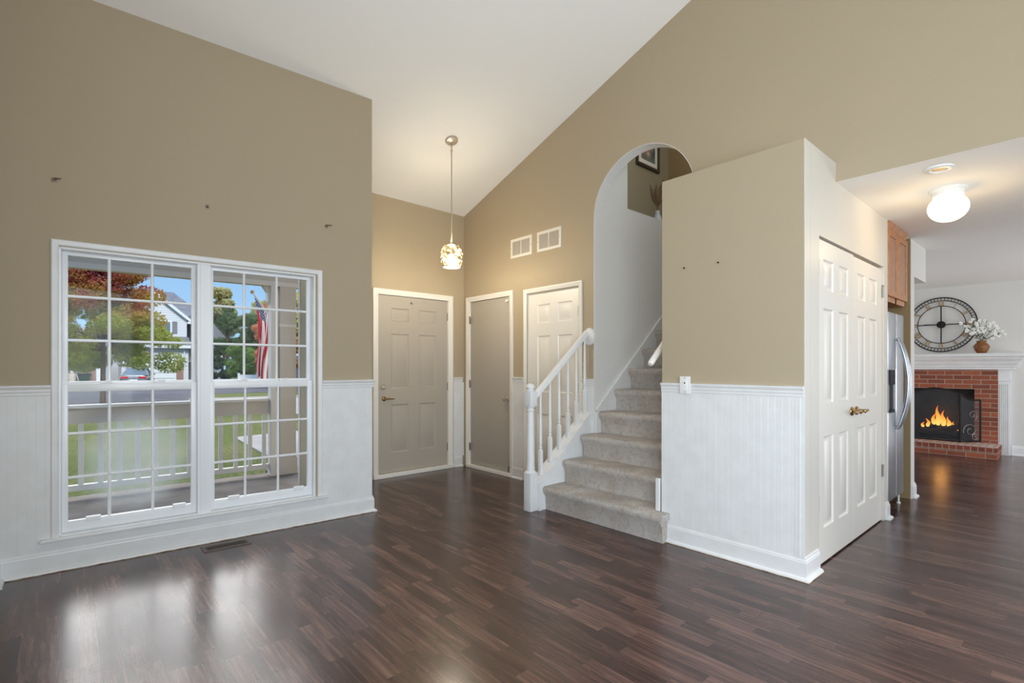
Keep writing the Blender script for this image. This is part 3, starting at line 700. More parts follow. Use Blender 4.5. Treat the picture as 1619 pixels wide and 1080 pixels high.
for z in (.26, 1.0, 1.855): hinge(lambda p: p, 3.528, 5.199, z, dr)
mb = MB(); mb.lathe([(.012, 0), (.012, -.004), (.005, -.006), (.005, -.02), (.009, -.024), (.004, -.03)], (3.02, 5.205, 1.985), 14, 1); mb.tube([(3.02, 5.18, 1.985), (3.02, 5.17, 1.972), (3.02, 5.178, 1.962)], .003, 6)
mb.build('wreath_hook', M['hinge'], dr, 40)
casing('trim_19', tf1, D1[0], D1[1], D1[2], .062, .062, 'white casing around the front door')
struct(MB().bevbox(2.53, 3.60, 5.155, 5.245, 0, .045, .006), 'trim_20', M['cream'], 'white painted sill under the front door')
# closet door (plain grey)
tf2 = lambda p: (3.77 + p[1], -p[0], p[2])
dr = empty('door_2', (3.78, 4.69, .04), 'plain flat grey closet door beside the front door', 'door', kind='structure')
MB().bevbox(3.783, 3.82, D2[0] + .006, D2[1] - .006, .045, D2[2] - .006, .003).build('door_slab', M['door_grey'], dr, 30)
mb = MB(); mb.lathe([(.028, 0), (.028, -.006), (.012, -.01), (.011, -.034), (.02, -.042), (.027, -.052), (.025, -.064), (.014, -.07)], (3.783, 4.372, .878), 20, 0)
mb.build('door_handle', M['nickel'], dr, 50)
for z in (.25, 1.03, 1.82): hinge(tf2, -5.073, -.003, z, dr)
mb = MB(); mb.bevbox(3.765, 3.784, 4.345, 4.385, 1.985, 2.012, .004); mb.lathe([(.012, 0), (.014, -.01), (.008, -.016)], (3.766, 4.365, 1.992), 12, 0)
mb.build('child_safety_latch', M['plastic'], dr, 40)
MB().bevbox(3.768, 3.784, 4.318, 4.345, .05, .11, .003).build('door_stop', M['hinge'], dr)
casing('trim_21', tf2, -D2[1], -D2[0], D2[2], .058, .058, 'white casing around the flat grey closet door')
struct(MB().bevbox(3.735, 3.835, D2[0] - .03, D2[1] + .03, 0, .04, .006), 'trim_22', M['cream'], 'scuffed white sill under the flat grey closet door')
# six panel white door behind the railing
dr = empty('door_3', (3.78, 3.65, .01), 'white six-panel closet door behind the stair railing', 'door', kind='structure')
f3 = lambda p: (3.785 + p[1], 4.011 - p[0], .012 + p[2])
panel_door(f3, 4.011 - 3.289, 2.01, .035, [(.128, .317), (.425, .624)], [(.2, .735), (.965, 1.56), (1.695, 1.893)]).build('door_slab', M['door_white'], dr, 30)
for z in (.25, 1.03, 1.79): hinge(tf2, -3.287, -.003, z, dr)
mb = MB(); mb.lathe([(.028, 0), (.028, -.006), (.012, -.01), (.011, -.034), (.02, -.042), (.027, -.052), (.025, -.064), (.014, -.07)], (3.785, 3.955, .9), 20, 0)
mb.build('door_handle', M['nickel'], dr, 50)
casing('trim_23', tf2, -D3[1], -D3[0], D3[2], .055, .045, 'white casing around the six-panel closet door')
# pantry double doors
def lever(x, z, sgn, root):
    mb = MB(); y = BY0 + .014
    mb.lathe([(.031, 0), (.031, -.006), (.026, -.012), (.013, -.016), (.012, -.052), (.015, -.056), (.012, -.064)], (x, y, z), 20, 1)
    mb.tube([(x, y - .056, z), (x + sgn * .02, y - .058, z + .002), (x + sgn * .06, y - .056, z + .004), (x + sgn * .1, y - .05, z - .002)], [.011, .010, .008, .007], 10)
    return mb.build('door_handle', M['brass'], root, 40)
for nm, u0, u1, cols, hx, sg, lab, hu, top in (('door_4', 3.466, 4.203, [(.115, .31), (.42, .62)], 4.155, -1, 'left white pantry door, hinged at the block corner', 3.462, 2.026), ('door_5', 4.208, 4.955, [(.09, .29), (.395, .605)], 4.262, 1, 'right white pantry door, hinged next to the refrigerator', 4.958, 2.018)):
    dr = empty(nm, ((u0 + u1) / 2, BY0 + .03, .012), lab, 'door', kind='structure')
    panel_door(lambda p: (u0 + p[0], BY0 + .014 + p[1], .012 + p[2]), u1 - u0, top, .035, cols, [(.215, .79), (.998, 1.602), (1.716, 1.912)]).build('door_slab', M['door_white'], dr, 30)
    lever(hx, .93, sg, dr)
    for z in (.4, 1.85): hinge(lambda p: (p[0], BY0 + p[1], p[2]), hu, .006, z, dr)

# ------------------------------------------------------------------ stairs
RISE, RUN, NS, XR = .2045, .238, 13, 3.135
st = empty('staircase', (XR, 2.57, 0), 'grey beige carpeted stairs climbing through the arch', 'stairs')
def step_profile(i):
    x, z = XR + RUN * (i - 1), RISE * i
    p = [(x + .012, z - RISE), (x + .004, z - .09)]
    for a in range(0, 100, 15):
        t = R(a); p.append((x - .004 - .026 * math.sin(R(150) - t) + .0, z - .028 - .0 + .028 * math.sin(t - R(10)))) if False else None
    c = (x - .002, z - .03); 
    p += [(c[0] - .02 + .0, z - .055)]
    for a in range(170, 85, -20): p.append((c[0] + .028 * math.cos(R(a)), c[1] + .03 * math.sin(R(a))))
    p += [(x + RUN + .05, z), (x + RUN + .05, z - RISE)]
    return p
for i in range(1, NS + 1):
    mb = MB(); y0, y1 = (2.036, 3.1) if i > 1 else (2.036, 3.122)
    mb.prism(step_profile(i), 1, y0, y1)
    if i == 1:
        pr = [q for q in step_profile(1)]; pr = [(min(a, BX - .012), b) for a, b in pr]
        mb.prism(pr, 1, 1.968, 2.036)
        mb.bevbox(XR - .028, BX - .009, 1.950, 1.975, RISE - .045, RISE + .0005, .008)
    mb.build('stair_step', M['carpet'], st, 40)
# skirt boards along both walls
def skirt(y0, y1, x0, x1, c, cap, name, par):
    zl = lambda x: .996 + .855 * (x - 3.985) + c
    mb = MB(); mb.prism([(x0, max(zl(x0) - .42, 0)), (x1, zl(x1) - .42), (x1, zl(x1)), (x0, zl(x0))], 1, y0, y1)
    if cap: mb.prism([(x0, zl(x0) - .012), (x1, zl(x1) - .012), (x1, zl(x1) + .008), (x0, zl(x0) + .008)], 1, y0 - cap, y1)
    return mb.build(name, M['trim'], par)
skirt(3.082, 3.0965, 3.79, 6.4, 0, .008, 'skirt_board', st)
skirt(2.021, 2.036, 3.25, 6.4, 0, 0, 'skirt_board', st)
MB().bevbox(3.196, 3.218, 2.028, 2.058, RISE + .002, .44, .003).build('skirt_board', M['trim'], st)

# railing
rl = empty('stair_railing', (3.02, 3.18, 0), 'white turned stair railing left of the carpeted stairs', 'railing')
mb = MB(); zl = lambda x: .287 + .858 * (x - 3.147)
xe = 3.768
mb.prism([(3.066, 0), (xe, 0), (xe, zl(xe)), (3.147, zl(3.147)), (3.09, zl(3.09)), (3.066, .2)], 1, 3.123, 3.222)
mb.prism([(3.062, .0), (3.085, .0), (3.085, .26), (3.062, .24)], 1, 3.115, 3.228)
mb.build('stringer', M['trim'], rl)
mb = MB(); mb.prism([(3.066, zl(3.066) - .01), (xe, zl(xe) - .01), (xe, zl(xe) + .016), (3.066, zl(3.066) + .016)], 1, 3.113, 3.232)
mb.build('shoe_rail', M['trim'], rl)
mb = MB(); nx, ny, hw = 3.018, 3.18, .042
mb.bevbox(nx - hw, nx + hw, ny - hw, ny + hw, 0, .33, .004)
mb.lathe([(.058, .33), (.046, .338), (.036, .352), (.039, .37), (.036, .385), (.035, .40), (.034, .6), (.032, .8), (.03, .856), (.038, .862), (.038, .872), (.03, .878), (.03, .888), (.04, .894), (.042, .905)], (nx, ny, 0), 24)
mb.bevbox(nx - hw, nx + hw, ny - hw, ny + hw, .905, 1.03, .006)
mb.lathe([(.042, 1.03), (.044, 1.036), (.03, 1.044), (.03, 1.05), (.04, 1.06), (.04, 1.075), (.03, 1.09), (.015, 1.098), (.003, 1.1)], (nx, ny, 0), 24)
mb.build('newel_post', M['trim'], rl, 35)
rz = lambda x: .905 + .845 * (x - 3.018)
prof = [(-.032, -.02), (.032, -.02), (.032, -.004), (.027, .006), (.028, .014), (.02, .027), (0, .033), (-.02, .027), (-.028, .014), (-.027, .006), (-.032, -.004)]
mb = MB(); n = len(prof); v = []
for x in (3.055, 3.752): v += [(x, ny + a, rz(x) + .04 + b) for a, b in prof]
mb.add(v, [tuple(range(n)), tuple(range(2 * n - 1, n - 1, -1))] + [(i, (i + 1) % n, n + (i + 1) % n, n + i) for i in range(n)])
mb.build('handrail', M['trim'], rl, 30)
mb = MB(); mb.lathe([(.085, 0), (.085, -.012), (.078, -.02), (.05, -.024)], (3.769, ny - .035, rz(3.76) + .0), 28, 0, .78, 1.0)
mb.build('rosette', M['trim'], rl, 40)
bal = None
for x in (3.139, 3.258, 3.377, 3.496, 3.614, 3.733):
    zb, ztop = zl(x) + .01, rz(x) + .03; L = ztop - zb
    mb = MB(); mb.bevbox(x - .016, x + .016, ny - .016, ny + .016, zb - .01, zb + .22, .003)
    z = zb + .22
    mb.lathe([(.016, z), (.011, z + .012), (.016, z + .02), (.016, z + .028), (.010, z + .036), (.0155, z + .06), (.0155, z + .12), (.0125, z + L * .4), (.0095, ztop - .01), (.0095, ztop)], (x, ny, 0), 14)
    mb.build('baluster', M['trim'], rl, 35)
# handrail on the right hand wall of the stairs
hr = empty('wall_handrail', (3.23, 2.1, 1.25), 'short white round handrail end showing beside the pantry block edge', 'handrail')
mb = MB(); hz = lambda x: 1.262 + .857 * (x - 3.2)
mb.tube([(x, 2.105, hz(x)) for x in (3.2, 3.206, 3.216, 3.9, 5.6)], [.016, .021, .023, .023, .023], 14); mb.build('rail', M['cream'], hr, 50)
for x in (3.36, 4.4, 5.4):
    mb = MB(); mb.tube([(x, 2.105, hz(x) - .02), (x, 2.09, hz(x) - .055), (x, 2.045, hz(x) - .06), (x, 2.022, hz(x) - .06)], .007, 8); mb.build('bracket', M['brass'], hr, 50)

# ------------------------------------------------------------------ fittings
# pendant
pd = empty('pendant_light', (2.878, 4.173, slope(2.878, 4.173)), 'crystal glass pendant lamp hanging on a thin rod in the foyer', 'lamp')
px_, py_ = 2.878, 4.173; pz = slope(px_, py_)
nrm = Vector((.0165, .341, 1)).normalized(); Q = Vector((0, 0, 1)).rotation_difference(nrm).to_matrix()
tfc = lambda p: tuple(Q @ Vector(p) + Vector((px_, py_, pz)))
MB(tfc).lathe([(.064, .002), (.064, -.008), (.058, -.018), (.03, -.026), (.012, -.03), (.008, -.04)], (0, 0, 0), 28).build('canopy', M['nickel'], pd, 35)
mb = MB(); mb.lathe([(.006, 0), (.006, -.02), (.012, -.03), (.004, -.05), (.010, -.07), (.012, -.08), (.007, -.09), (.007, -.12), (.0055, -.125)], (px_, py_, pz - .03), 12)
mb.build('swivel', M['nickel'], pd, 40)
MB().lathe([(.0052, 2.47), (.0052, pz - .14)], (px_, py_, 0), 10).build('rod', M['nickel'], pd, 40)
MB().lathe([(.006, 2.53), (.009, 2.5), (.012, 2.46), (.04, 2.452), (.055, 2.445), (.055, 2.44)], (px_, py_, 0), 20).build('socket_cap', M['nickel'], pd, 40)
bm = bmesh.new()
prof = [(.066, 2.447), (.088, 2.43), (.101, 2.40), (.107, 2.365), (.108, 2.33), (.104, 2.295), (.095, 2.262), (.085, 2.24)]
sg = 18; vs = []
for ri, (r, z) in enumerate(prof):
    for k in range(sg):
        a = 2 * math.pi * (k + .5 * (ri % 2)) / sg; rr = r * (1 + (.035 if (k + ri) % 2 else -.02)); vs.append(bm.verts.new((px_ + rr * math.cos(a), py_ + rr * math.sin(a), z)))
for ri in range(len(prof) - 1):
    for k in range(sg):
        k2 = (k + 1) % sg; a, b, c, d = vs[ri * sg + k], vs[ri * sg + k2], vs[(ri + 1) * sg + k2], vs[(ri + 1) * sg + k]
        bm.faces.new((a, b, c)) if ri % 2 == 0 else bm.faces.new((a, b, d))
        bm.faces.new((a, c, d)) if ri % 2 == 0 else bm.faces.new((b, c, d))
MB().bm(bm).build('glass_shade', M['crystal'], pd)
MB().lathe([(.086, 2.243), (.088, 2.236), (.084, 2.232), (.08, 2.236)], (px_, py_, 0), 24).build('rim', M['nickel'], pd, 40)
MB().ball((px_, py_, 2.31), .045, sz=1.3).build('bulb', M['bulb'], pd, True)
light('pendant_lamp_light', 'POINT', (px_, py_, 2.235), 44, (1.0, .88, .68), .05)
light('pendant_lamp_glow', 'POINT', (px_, py_, 2.47), 20, (1.0, .86, .62), .05)

light('stairwell_fill', 'POINT', (5.2, 2.55, 4.6), 16, (1, .97, .88), .12)  # unseen point light added to brighten the stair wall
# return air grilles
for k, (y0, y1) in enumerate(((4.293, 3.951), (3.868, 3.519))):
    g = empty('return_air_grille', (3.765, (y0 + y1) / 2, 2.57), ('white louvred air grille, the one nearer the foyer corner', 'white louvred air grille, the one nearer the stair arch')[k], 'vent', 'return air grilles high on the tan wall')
    z0, z1 = 2.46, 2.674; ym = (y0 + y1) / 2
    mb = MB(); pth = [(y1, z0), (y0, z0), (y0, z1), (y1, z1)]
    mb.sweep(pth, [(0, 0), (0, .004), (.004, .008), (.028, .008), (.031, .004), (.031, 0)], closed=True, plane=lambda a, b, h: (3.77 - h, a, b), side=1)
    mb.box(3.763, 3.77, ym - .008, ym + .008, z0 + .028, z1 - .028)
    mb.build('frame', M['grille'], g)
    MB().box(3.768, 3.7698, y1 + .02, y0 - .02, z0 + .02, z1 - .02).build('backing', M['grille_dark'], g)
    mb = MB(); nl = 18
    for q in range(nl):
        z = z0 + .03 + (z1 - z0 - .06) * (q + .5) / nl
        mb.prism([(3.7685, z + .004), (3.7685, z + .006), (3.763, z - .003), (3.763, z - .005)], 1, y1 + .03, y0 - .03)
    mb.build('louvres', M['louvre'], g)
    for y in (y1 + .014, y0 - .014): MB().lathe([(.004, 0), (.004, -.002), (.002, -.003)], (3.762, y, (z0 + z1) / 2), 10, 0).build('screw', M['hinge'], g)

# light switch on the chair rail of the pantry block
sw = empty('light_switch', (BX - .03, 1.822, 1.118), 'white light switch plate overlapping the chair rail', 'switch')
MB().bevbox(BX - .033, BX - .0265, 1.783, 1.862, 1.058, 1.178, .003).build('plate', M['plastic'], sw, 40)
mb = MB(); mb.bevbox(BX - .036, BX - .032, 1.806, 1.839, 1.083, 1.153, .002); mb.build('rocker', M['plastic'], sw)
MB().lathe([(.005, 0), (.005, -.002), (.003, -.003)], (BX - .0355, 1.8225, 1.133), 12, 0).build('indicator', M['gap'], sw)
for z in (1.071, 1.165): MB().lathe([(.003, 0), (.003, -.0015), (.001, -.002)], (BX - .0328, 1.8225, z), 10, 0).build('screw', M['hinge'], sw)
# nails / wall anchors left in the pantry wall
for y, z, lab in ((1.843, 1.929, 'dark screw in the tan pantry wall, nearer the stairs'), (1.598, 1.93, 'dark screw in the tan pantry wall, nearer the pantry doors')):
    MB().lathe([(.003, .002), (.003, -.006), (.006, -.007), (.006, -.01), (.002, -.011)], (BX, y, z), 10, 0).build('wall_screw', M['gap'], None, True, None, lab, 'screw', 'bare screws in the pantry wall')
# curtain rod bracket remains above the window
for k, (s, z, lab) in enumerate(((-.054, 2.379, 'small curtain bracket left above the window, leftmost one'), (.752, 2.379, 'tiny curtain bracket stub above the middle of the window'), (1.59, 2.387, 'small curtain bracket left above the window, near the foyer'))):
    b = empty('curtain_bracket', FW((s, -.01, z)), lab, 'bracket', 'curtain brackets above the window')
    MB(FW).bevbox(s - .012, s + .012, -.004, .0, z - .012, z + .014, .002).build('plate', M['bracket'], b)
    if k != 1:
        mb = MB(FW); mb.tube([(s, -.004, z + .004), (s + .004, -.03, z + .004), (s + .02, -.04, z + .002), (s + .032, -.035, z + .008)], .005, 8); mb.build('hook', M['bracket'], b, 40)
    else: MB(FW).lathe([(.004, 0), (.004, -.012), (.002, -.014)], (s, -.003, z - .003), 8, 1).build('hook', M['gap'], b)
# floor vent
fv = empty('floor_vent', (.84, 3.96, 0), 'brown metal floor register below the window', 'vent')
a0, a1, c0, c1 = .693, .985, 0, .13
tv = lambda p: (p[0], 4.022 - .045 * (p[0] - .693) - p[1], p[2])
mb = MB(tv); mb.sweep([(a0, c0), (a1, c0), (a1, c1), (a0, c1)], [(0, 0.0005), (0, .003), (.006, .006), (.022, .006), (.024, .003), (.024, .0005)], closed=True, plane=lambda a, b, h: (a, b, h), side=1)
mb.build('frame', M['bronze'], fv)
MB(tv).box(a0 + .02, a1 - .02, c0 + .02, c1 - .02, .0006, .0016).build('duct', M['gap'], fv)
mb = MB(tv)
for q in range(20):
    x = a0 + .03 + (a1 - a0 - .06) * q / 19; mb.box(x - .0025, x + .0025, c0 + .022, c1 - .022, .0016, .005)
mb.build('slats', M['bronze'], fv)

# ceiling globe and old smoke detector plate
cgl = empty('ceiling_light', (4.50, .62, 2.45), 'lit white globe lamp on the kitchen passage ceiling', 'lamp')
gx, gy = 4.50, .62
MB().lathe([(.105, 2.4505), (.105, 2.44), (.095, 2.432), (.088, 2.43), (.085, 2.405), (.07, 2.40)], (gx, gy, 0), 32).build('base', M['plastic'], cgl, 35)
MB().lathe([(.068, 2.404)] + [(.112 * math.sin(R(q)), 2.325 + .095 * math.cos(R(q))) for q in range(40, 180, 12)] + [(.002, 2.23)], (gx, gy, 0), 32).build('glass_globe', M['globe'], cgl, True)
light('ceiling_globe_light', 'POINT', (gx, gy, 2.16), 5, (1.0, .7, .34), .08)
sd = empty('smoke_detector_base', (3.97, .59, 2.45), 'round empty smoke detector base on the passage ceiling', 'ceiling plate')
MB().lathe([(.072, 2.4505), (.072, 2.442), (.066, 2.438), (.045, 2.437), (.043, 2.443), (.036, 2.444)], (3.975, .59, 0), 28).build('ring', M['plastic'], sd, 35)
MB().lathe([(.036, 2.4505), (.035, 2.4425), (.002, 2.442)], (3.975, .59, 0), 24).build('mounting_hole', M['gold'], sd)

# ------------------------------------------------------------------ refrigerator and cabinet
fr = empty('refrigerator', (5.45, 1.45, 0), 'stainless steel side by side refrigerator with ice dispenser', 'refrigerator')
fx0, fxm, fx1, fy = 5.19, 5.475, 5.735, 1.10
MB().bevbox(fx0 + .005, fx1 - .005, fy + .075, 1.8, .03, 1.70, .006).build('cabinet_body', M['steel_dark'], fr)
mb = MB(); mb.bevbox(fx0, fxm - .003, fy, fy + .065, .10, .86, .012); mb.bevbox(fx0, fxm - .003, fy, fy + .065, 1.215, 1.712, .012)
mb.box(fx0 + .004, fx0 + .05, fy + .004, fy + .06, .85, 1.22); mb.box(fxm - .075, fxm - .006, fy + .004, fy + .06, .85, 1.22); mb.box(fx0 + .01, fxm - .01, fy + .045, fy + .06, .85, 1.22)
mb.build('freezer_door', M['steel'], fr, 30)
mb = MB(); mb.box(fx0 + .05, fxm - .075, fy + .012, fy + .046, .86, 1.215); mb.bevbox(fx0 + .048, fxm - .072, fy - .004, fy + .03, 1.09, 1.215, .004); mb.bevbox(fx0 + .05, fxm - .075, fy - .004, fy + .03, .85, .875, .004)
mb.build('ice_dispenser', M['black'], fr)
MB().bevbox(fxm + .003, fx1, fy, fy + .065, .10, 1.712, .012).build('refrigerator_door', M['steel'], fr, 30)
for x, lab in ((fxm - .03, 0), (fxm + .03, 0)):
    mb = MB(); pts = []
    for q in range(13):
        t = q / 12; z = .70 + .80 * t; pts.append((x, fy - .012 - .075 * math.sin(math.pi * t) ** .8, z))
    mb.tube(pts, [.008] + [.0135] * 11 + [.008], 10); mb.tube([(x, fy + .004, .712), (x, fy - .02, .715)], .011, 10); mb.tube([(x, fy + .004, 1.488), (x, fy - .02, 1.485)], .011, 10)
    mb.build('handle', M['steel'], fr, 50)
MB().box(fx0 + .01, fx1 - .01, fy + .06, fy + .08, .03, .1).build('kick_grille', M['black'], fr)
for x in (fx0 + .03, fx1 - .04): MB().lathe([(.016, 0), (.016, .012), (.008, .015), (.008, .09)], (x, fy + .03, 0), 12).build('foot', M['plastic'], fr)
cb = empty('wall_cabinet', (5.42, 1.3, 1.79), 'honey oak wall cabinet above the refrigerator', 'cabinet')
mb = MB(); mb.box(5.08, 5.765, 1.115, 1.8, 1.79, 2.41); mb.box(5.08, 5.765, 1.095, 1.116, 1.79, 1.85); mb.box(5.08, 5.765, 1.095, 1.116, 2.37, 2.41); mb.box(5.08, 5.10, 1.095, 1.116, 1.79, 2.41); mb.box(5.745, 5.765, 1.095, 1.116, 1.79, 2.41); mb.box(5.40, 5.44, 1.095, 1.116, 1.79, 2.41)
mb.build('body', M['oak'], cb)
mb = MB(); mb.sweep([(5.08, 1.096), (5.765, 1.096)], [(0, 2.40), (.006, 2.40), (.01, 2.415), (.03, 2.44), (.03, 2.448), (0, 2.448)], side=-1); mb.build('crown_moulding', M['oak'], cb)
for a, b in ((5.085, 5.412), (5.428, 5.755)):
    mb = MB()
    fr_ = .05
    for q in ((a, a + fr_, 1.835, 2.385), (b - fr_, b, 1.835, 2.385), (a + fr_, b - fr_, 1.835, 1.835 + fr_), (a + fr_, b - fr_, 2.385 - fr_, 2.385)): mb.bevbox(q[0], q[1], 1.076, 1.0945, q[2], q[3], .003)
    d = mb.build('door', M['oak'], cb); MB().bevbox(a + fr_ - .002, b - fr_ + .002, 1.083, 1.093, 1.835 + fr_ - .002, 2.385 - fr_ + .002, .004).build('panel', M['oak_panel'], d)
struct(MB().bevbox(5.767, 5.957, 1.3, 1.4, 0, 2.45, .002), 'trim_24', M['brown_paint'], 'brown filler panel between refrigerator and stub wall')

# ------------------------------------------------------------------ fireplace
fp = empty('fireplace', (9.85, 1.45, 0), 'red brick fireplace with white mantel and raised brick hearth', 'fireplace')
OY0, OY1, OZ = 1.069, 1.831, .92
mb = MB(); mb.box(9.88, 9.98, .823, OY0, .15, 1.215); mb.box(9.88, 9.98, OY1, 1.935, .15, 1.215); mb.box(9.88, 9.98, OY0, OY1, OZ, 1.215)
mb.build('brick_surround', M['brick'], fp)
mb = MB(); mb.box(9.97, 9.978, OY0, OY1, .15, OZ); mb.box(9.88, 9.978, OY0 - .001, OY0 + .004, .15, OZ); mb.box(9.88, 9.978, OY0, OY1, OZ - .004, OZ)
mb.build('firebox', M['soot'], fp)
mb = MB(); mb.box(9.34, 9.88, .785, 1.935, .072, .150); mb.build('hearth_course', M['brick_front'], fp)
MB().box(9.342, 9.88, .787, 1.935, 0, .0715).build('hearth_base', M['brick'], fp)
MB().box(9.339, 9.881, .784, 1.935, .1502, .1535).build('hearth_top', M['brick_top'], fp)
mb = MB(); mb.box(9.90, 9.98, .695, .822, 0, 1.22); mb.bevbox(9.89, 9.98, .69, .825, 1.04, 1.215, .004)
for q in range(5): mb.box(9.893, 9.901, .712 + q * .02, .722 + q * .02, .02, 1.0)
mb.build('pilaster', M['trim'], fp)
mb = MB(); mb.sweep([(9.98, .66), (9.86, .66), (9.86, 1.935)], [(0, 1.205), (.01, 1.205), (.012, 1.235), (.03, 1.24), (.034, 1.265), (.05, 1.29), (.06, 1.32), (.09, 1.355), (.105, 1.385), (.125, 1.395), (.125, 1.425), (-.06, 1.425), (-.06, 1.205)], side=1)
mb.bevbox(9.72, 9.98, .53, 1.935, 1.424, 1.436, .003)
mb.build('mantel_shelf', M['trim'], fp)
# fire: logs and flames
for k, (y0, z0, y1, z1, r, x) in enumerate(((1.22, .25, 1.70, .27, .045, 9.90), (1.30, .30, 1.66, .38, .04, 9.93), (1.26, .36, 1.58, .27, .035, 9.89))):
    mb = MB(); pts = [(x + .01 * math.sin(q * 2.1 + k), y0 + (y1 - y0) * q / 7, z0 + (z1 - z0) * q / 7 + .008 * math.cos(q * 1.7)) for q in range(8)]
    mb.tube(pts, [r * (.9 + .2 * ((q * 7 + k * 3) % 5) / 5) for q in range(8)], 12)
    mb.build('log', M['log'], None, 50, None, ('charred log lying lowest across the fire grate', 'charred log leaning up behind the flames', 'charred log slanting over the others in front')[k], 'log', 'burning logs in the fireplace')
mb = MB(); mb.box(9.87, 9.965, 1.2, 1.72, .185, .2)
for y in (1.22, 1.34, 1.46, 1.58, 1.7): mb.tube([(9.955, y, .19), (9.89, y, .19), (9.872, y, .24)], .008, 6); mb.box(9.9, 9.915, y - .006, y + .006, .1535, .19)
mb.build('fire_grate', M['iron'], None, False, None, 'black iron fire grate under the logs', 'grate')
fl = empty('fire', (9.92, 1.44, .3), 'orange log fire burning in the brick fireplace', 'fire')
random.seed(11)
for y, z, h, r in ((1.30, .33, .10, .02), (1.36, .34, .16, .028), (1.42, .35, .24, .032), (1.48, .36, .30, .034), (1.53, .35, .2, .03), (1.60, .33, .13, .026), (1.66, .32, .08, .02), (1.33, .27, .08, .018), (1.25, .26, .07, .016)):
    mb = MB(); x = 9.905 + random.uniform(-.012, .02); ph = random.uniform(0, 6)
    mb.tube([(x, y + .016 * math.sin(ph + q * .8) * q / 6, z + h * q / 8) for q in range(9)], [r * f for f in (.5, .9, 1, .9, .75, .55, .38, .2, .03)], 8)
    mb.build('flame', M['flame'], fl, True)
light('fire_light', 'POINT', (9.86, 1.44, .5), 2.0, (1, .45, .12), .08)
# fire screen
fs = empty('fire_screen', (9.52, 1.45, .154), 'three-fold black fire screen with arched top and scrolls', 'fire screen')
def arch_panel(pA, pB, zb, zA, zB, rise, name):
    """panel between two floor points; top edge from zA to zB with an arch of `rise`"""
    A, B = Vector((*pA, 0)), Vector((*pB, 0)); n_ = 14
    top = [A.lerp(B, q / n_) + Vector((0, 0, zA + (zB - zA) * q / n_ + rise * math.sin(math.pi * q / n_))) for q in range(n_ + 1)]
    bot = [A.lerp(B, q / n_) + Vector((0, 0, zb)) for q in range(n_ + 1)]
    mb = MB(); mb.tube(top, .011, 8); mb.tube([bot[0], bot[-1]], .011, 8); mb.tube([bot[0] + Vector((0, 0, -.012)), top[0]], .012, 8); mb.tube([bot[-1] + Vector((0, 0, -.012)), top[-1]], .012, 8)
    f = mb.build(name, M['iron'], fs, 50)
    mb = MB(); mb.add([tuple(q) for q in top + bot], [(q, q + 1, n_ + 2 + q, n_ + 1 + q) for q in range(n_)]); mb.build('wire_mesh', M['mesh'], f)
    return f, A, B
CA, CB = (9.50, 1.185), (9.50, 1.715)
arch_panel(CA, CB, .185, .86, .86, .075, 'centre_panel')
def scrolls(f, A, B):
    mb = MB(); d = (B - A)
    def sp(cu, cz, r0, turns, a0, sgn):
        pts = []
        for q in range(28):
            t = q / 27; r = r0 * (1 - .82 * t); a = a0 + sgn * turns * 2 * math.pi * t
            pts.append(A + d * (cu + r * math.cos(a) / d.length) + Vector((-.006, 0, cz + r * math.sin(a))))
        mb.tube(pts, .005, 6)
    for q in ((.5, .34, .105, 1.4, R(200), -1), (.62, .56, .07, 1.3, R(-60), 1), (.74, .245, .05, 1.2, R(90), 1)):
        mb = MB(); sp(*q); mb.build('scroll', M['hinge'], f, 50)
for pA, pB in (((9.50, 1.175), (9.72, .99)), ((9.50, 1.725), (9.72, 1.91))):
    f, A, B = arch_panel(pA, pB, .185, .855, .775, -.035, 'side_panel'); scrolls(f, A, B)
# wall clock
CY, CZ, CX = 1.452, 1.882, 9.955
ck = empty('wall_clock', (CX, CY, CZ), 'large round black iron clock with gold roman numerals', 'clock')
ring = lambda r, n_=64: [(CX, CY + r * math.cos(2 * math.pi * q / n_), CZ + r * math.sin(2 * math.pi * q / n_)) for q in range(n_)]
mb = MB(); mb.tube(ring(.408), .008, 6, True); mb.tube(ring(.362), .0055, 6, True); mb.tube(ring(.282), .0055, 6, True)
for q in range(60):
    a = 2 * math.pi * q / 60; mb.tube([(CX, CY + r * math.cos(a), CZ + r * math.sin(a)) for r in (.362, .408)], .004, 5)
mb.build('rim', M['iron'], ck, 50)
# as seen from the room, clockwise runs towards smaller y
def cpt(r, hour, du=0.0, x=CX - .004):
    a = R(90 - 30 * hour); rad = Vector((0, -math.cos(a), math.sin(a))); tan = Vector((0, math.sin(a), math.cos(a))) * -1
    tan = Vector((0, -math.sin(a), -math.cos(a)))
    return Vector((x, CY, CZ)) + rad * r + tan * du
NUM = {1: 'I', 2: 'II', 3: 'III', 4: 'IIII', 5: 'V', 6: 'VI', 7: 'VII', 8: 'VIII', 9: 'IX', 10: 'X', 11: 'XI', 12: 'XII'}
for hh, s_ in NUM.items():
    mb = MB(); wd = {'I': .018, 'V': .04, 'X': .04}; tot = sum(wd[c] for c in s_); u = -tot / 2
    for c in s_:
        m_ = u + wd[c] / 2
        if c == 'I': mb.tube([cpt(.288, hh, m_), cpt(.358, hh, m_)], .0055, 4)
        elif c == 'V': mb.tube([cpt(.358, hh, m_ - .014), cpt(.288, hh, m_)], .006, 4); mb.tube([cpt(.358, hh, m_ + .014), cpt(.288, hh, m_)], .004, 4)
        else: mb.tube([cpt(.358, hh, m_ - .014), cpt(.288, hh, m_ + .014)], .006, 4); mb.tube([cpt(.358, hh, m_ + .014), cpt(.288, hh, m_ - .014)], .004, 4)
        u += wd[c]
    for r in (.288, .358): mb.tube([cpt(r, hh, -tot / 2 - .004), cpt(r, hh, tot / 2 + .004)], .003, 4)
    mb.build('numeral', M['gold'], ck)
mb = MB()
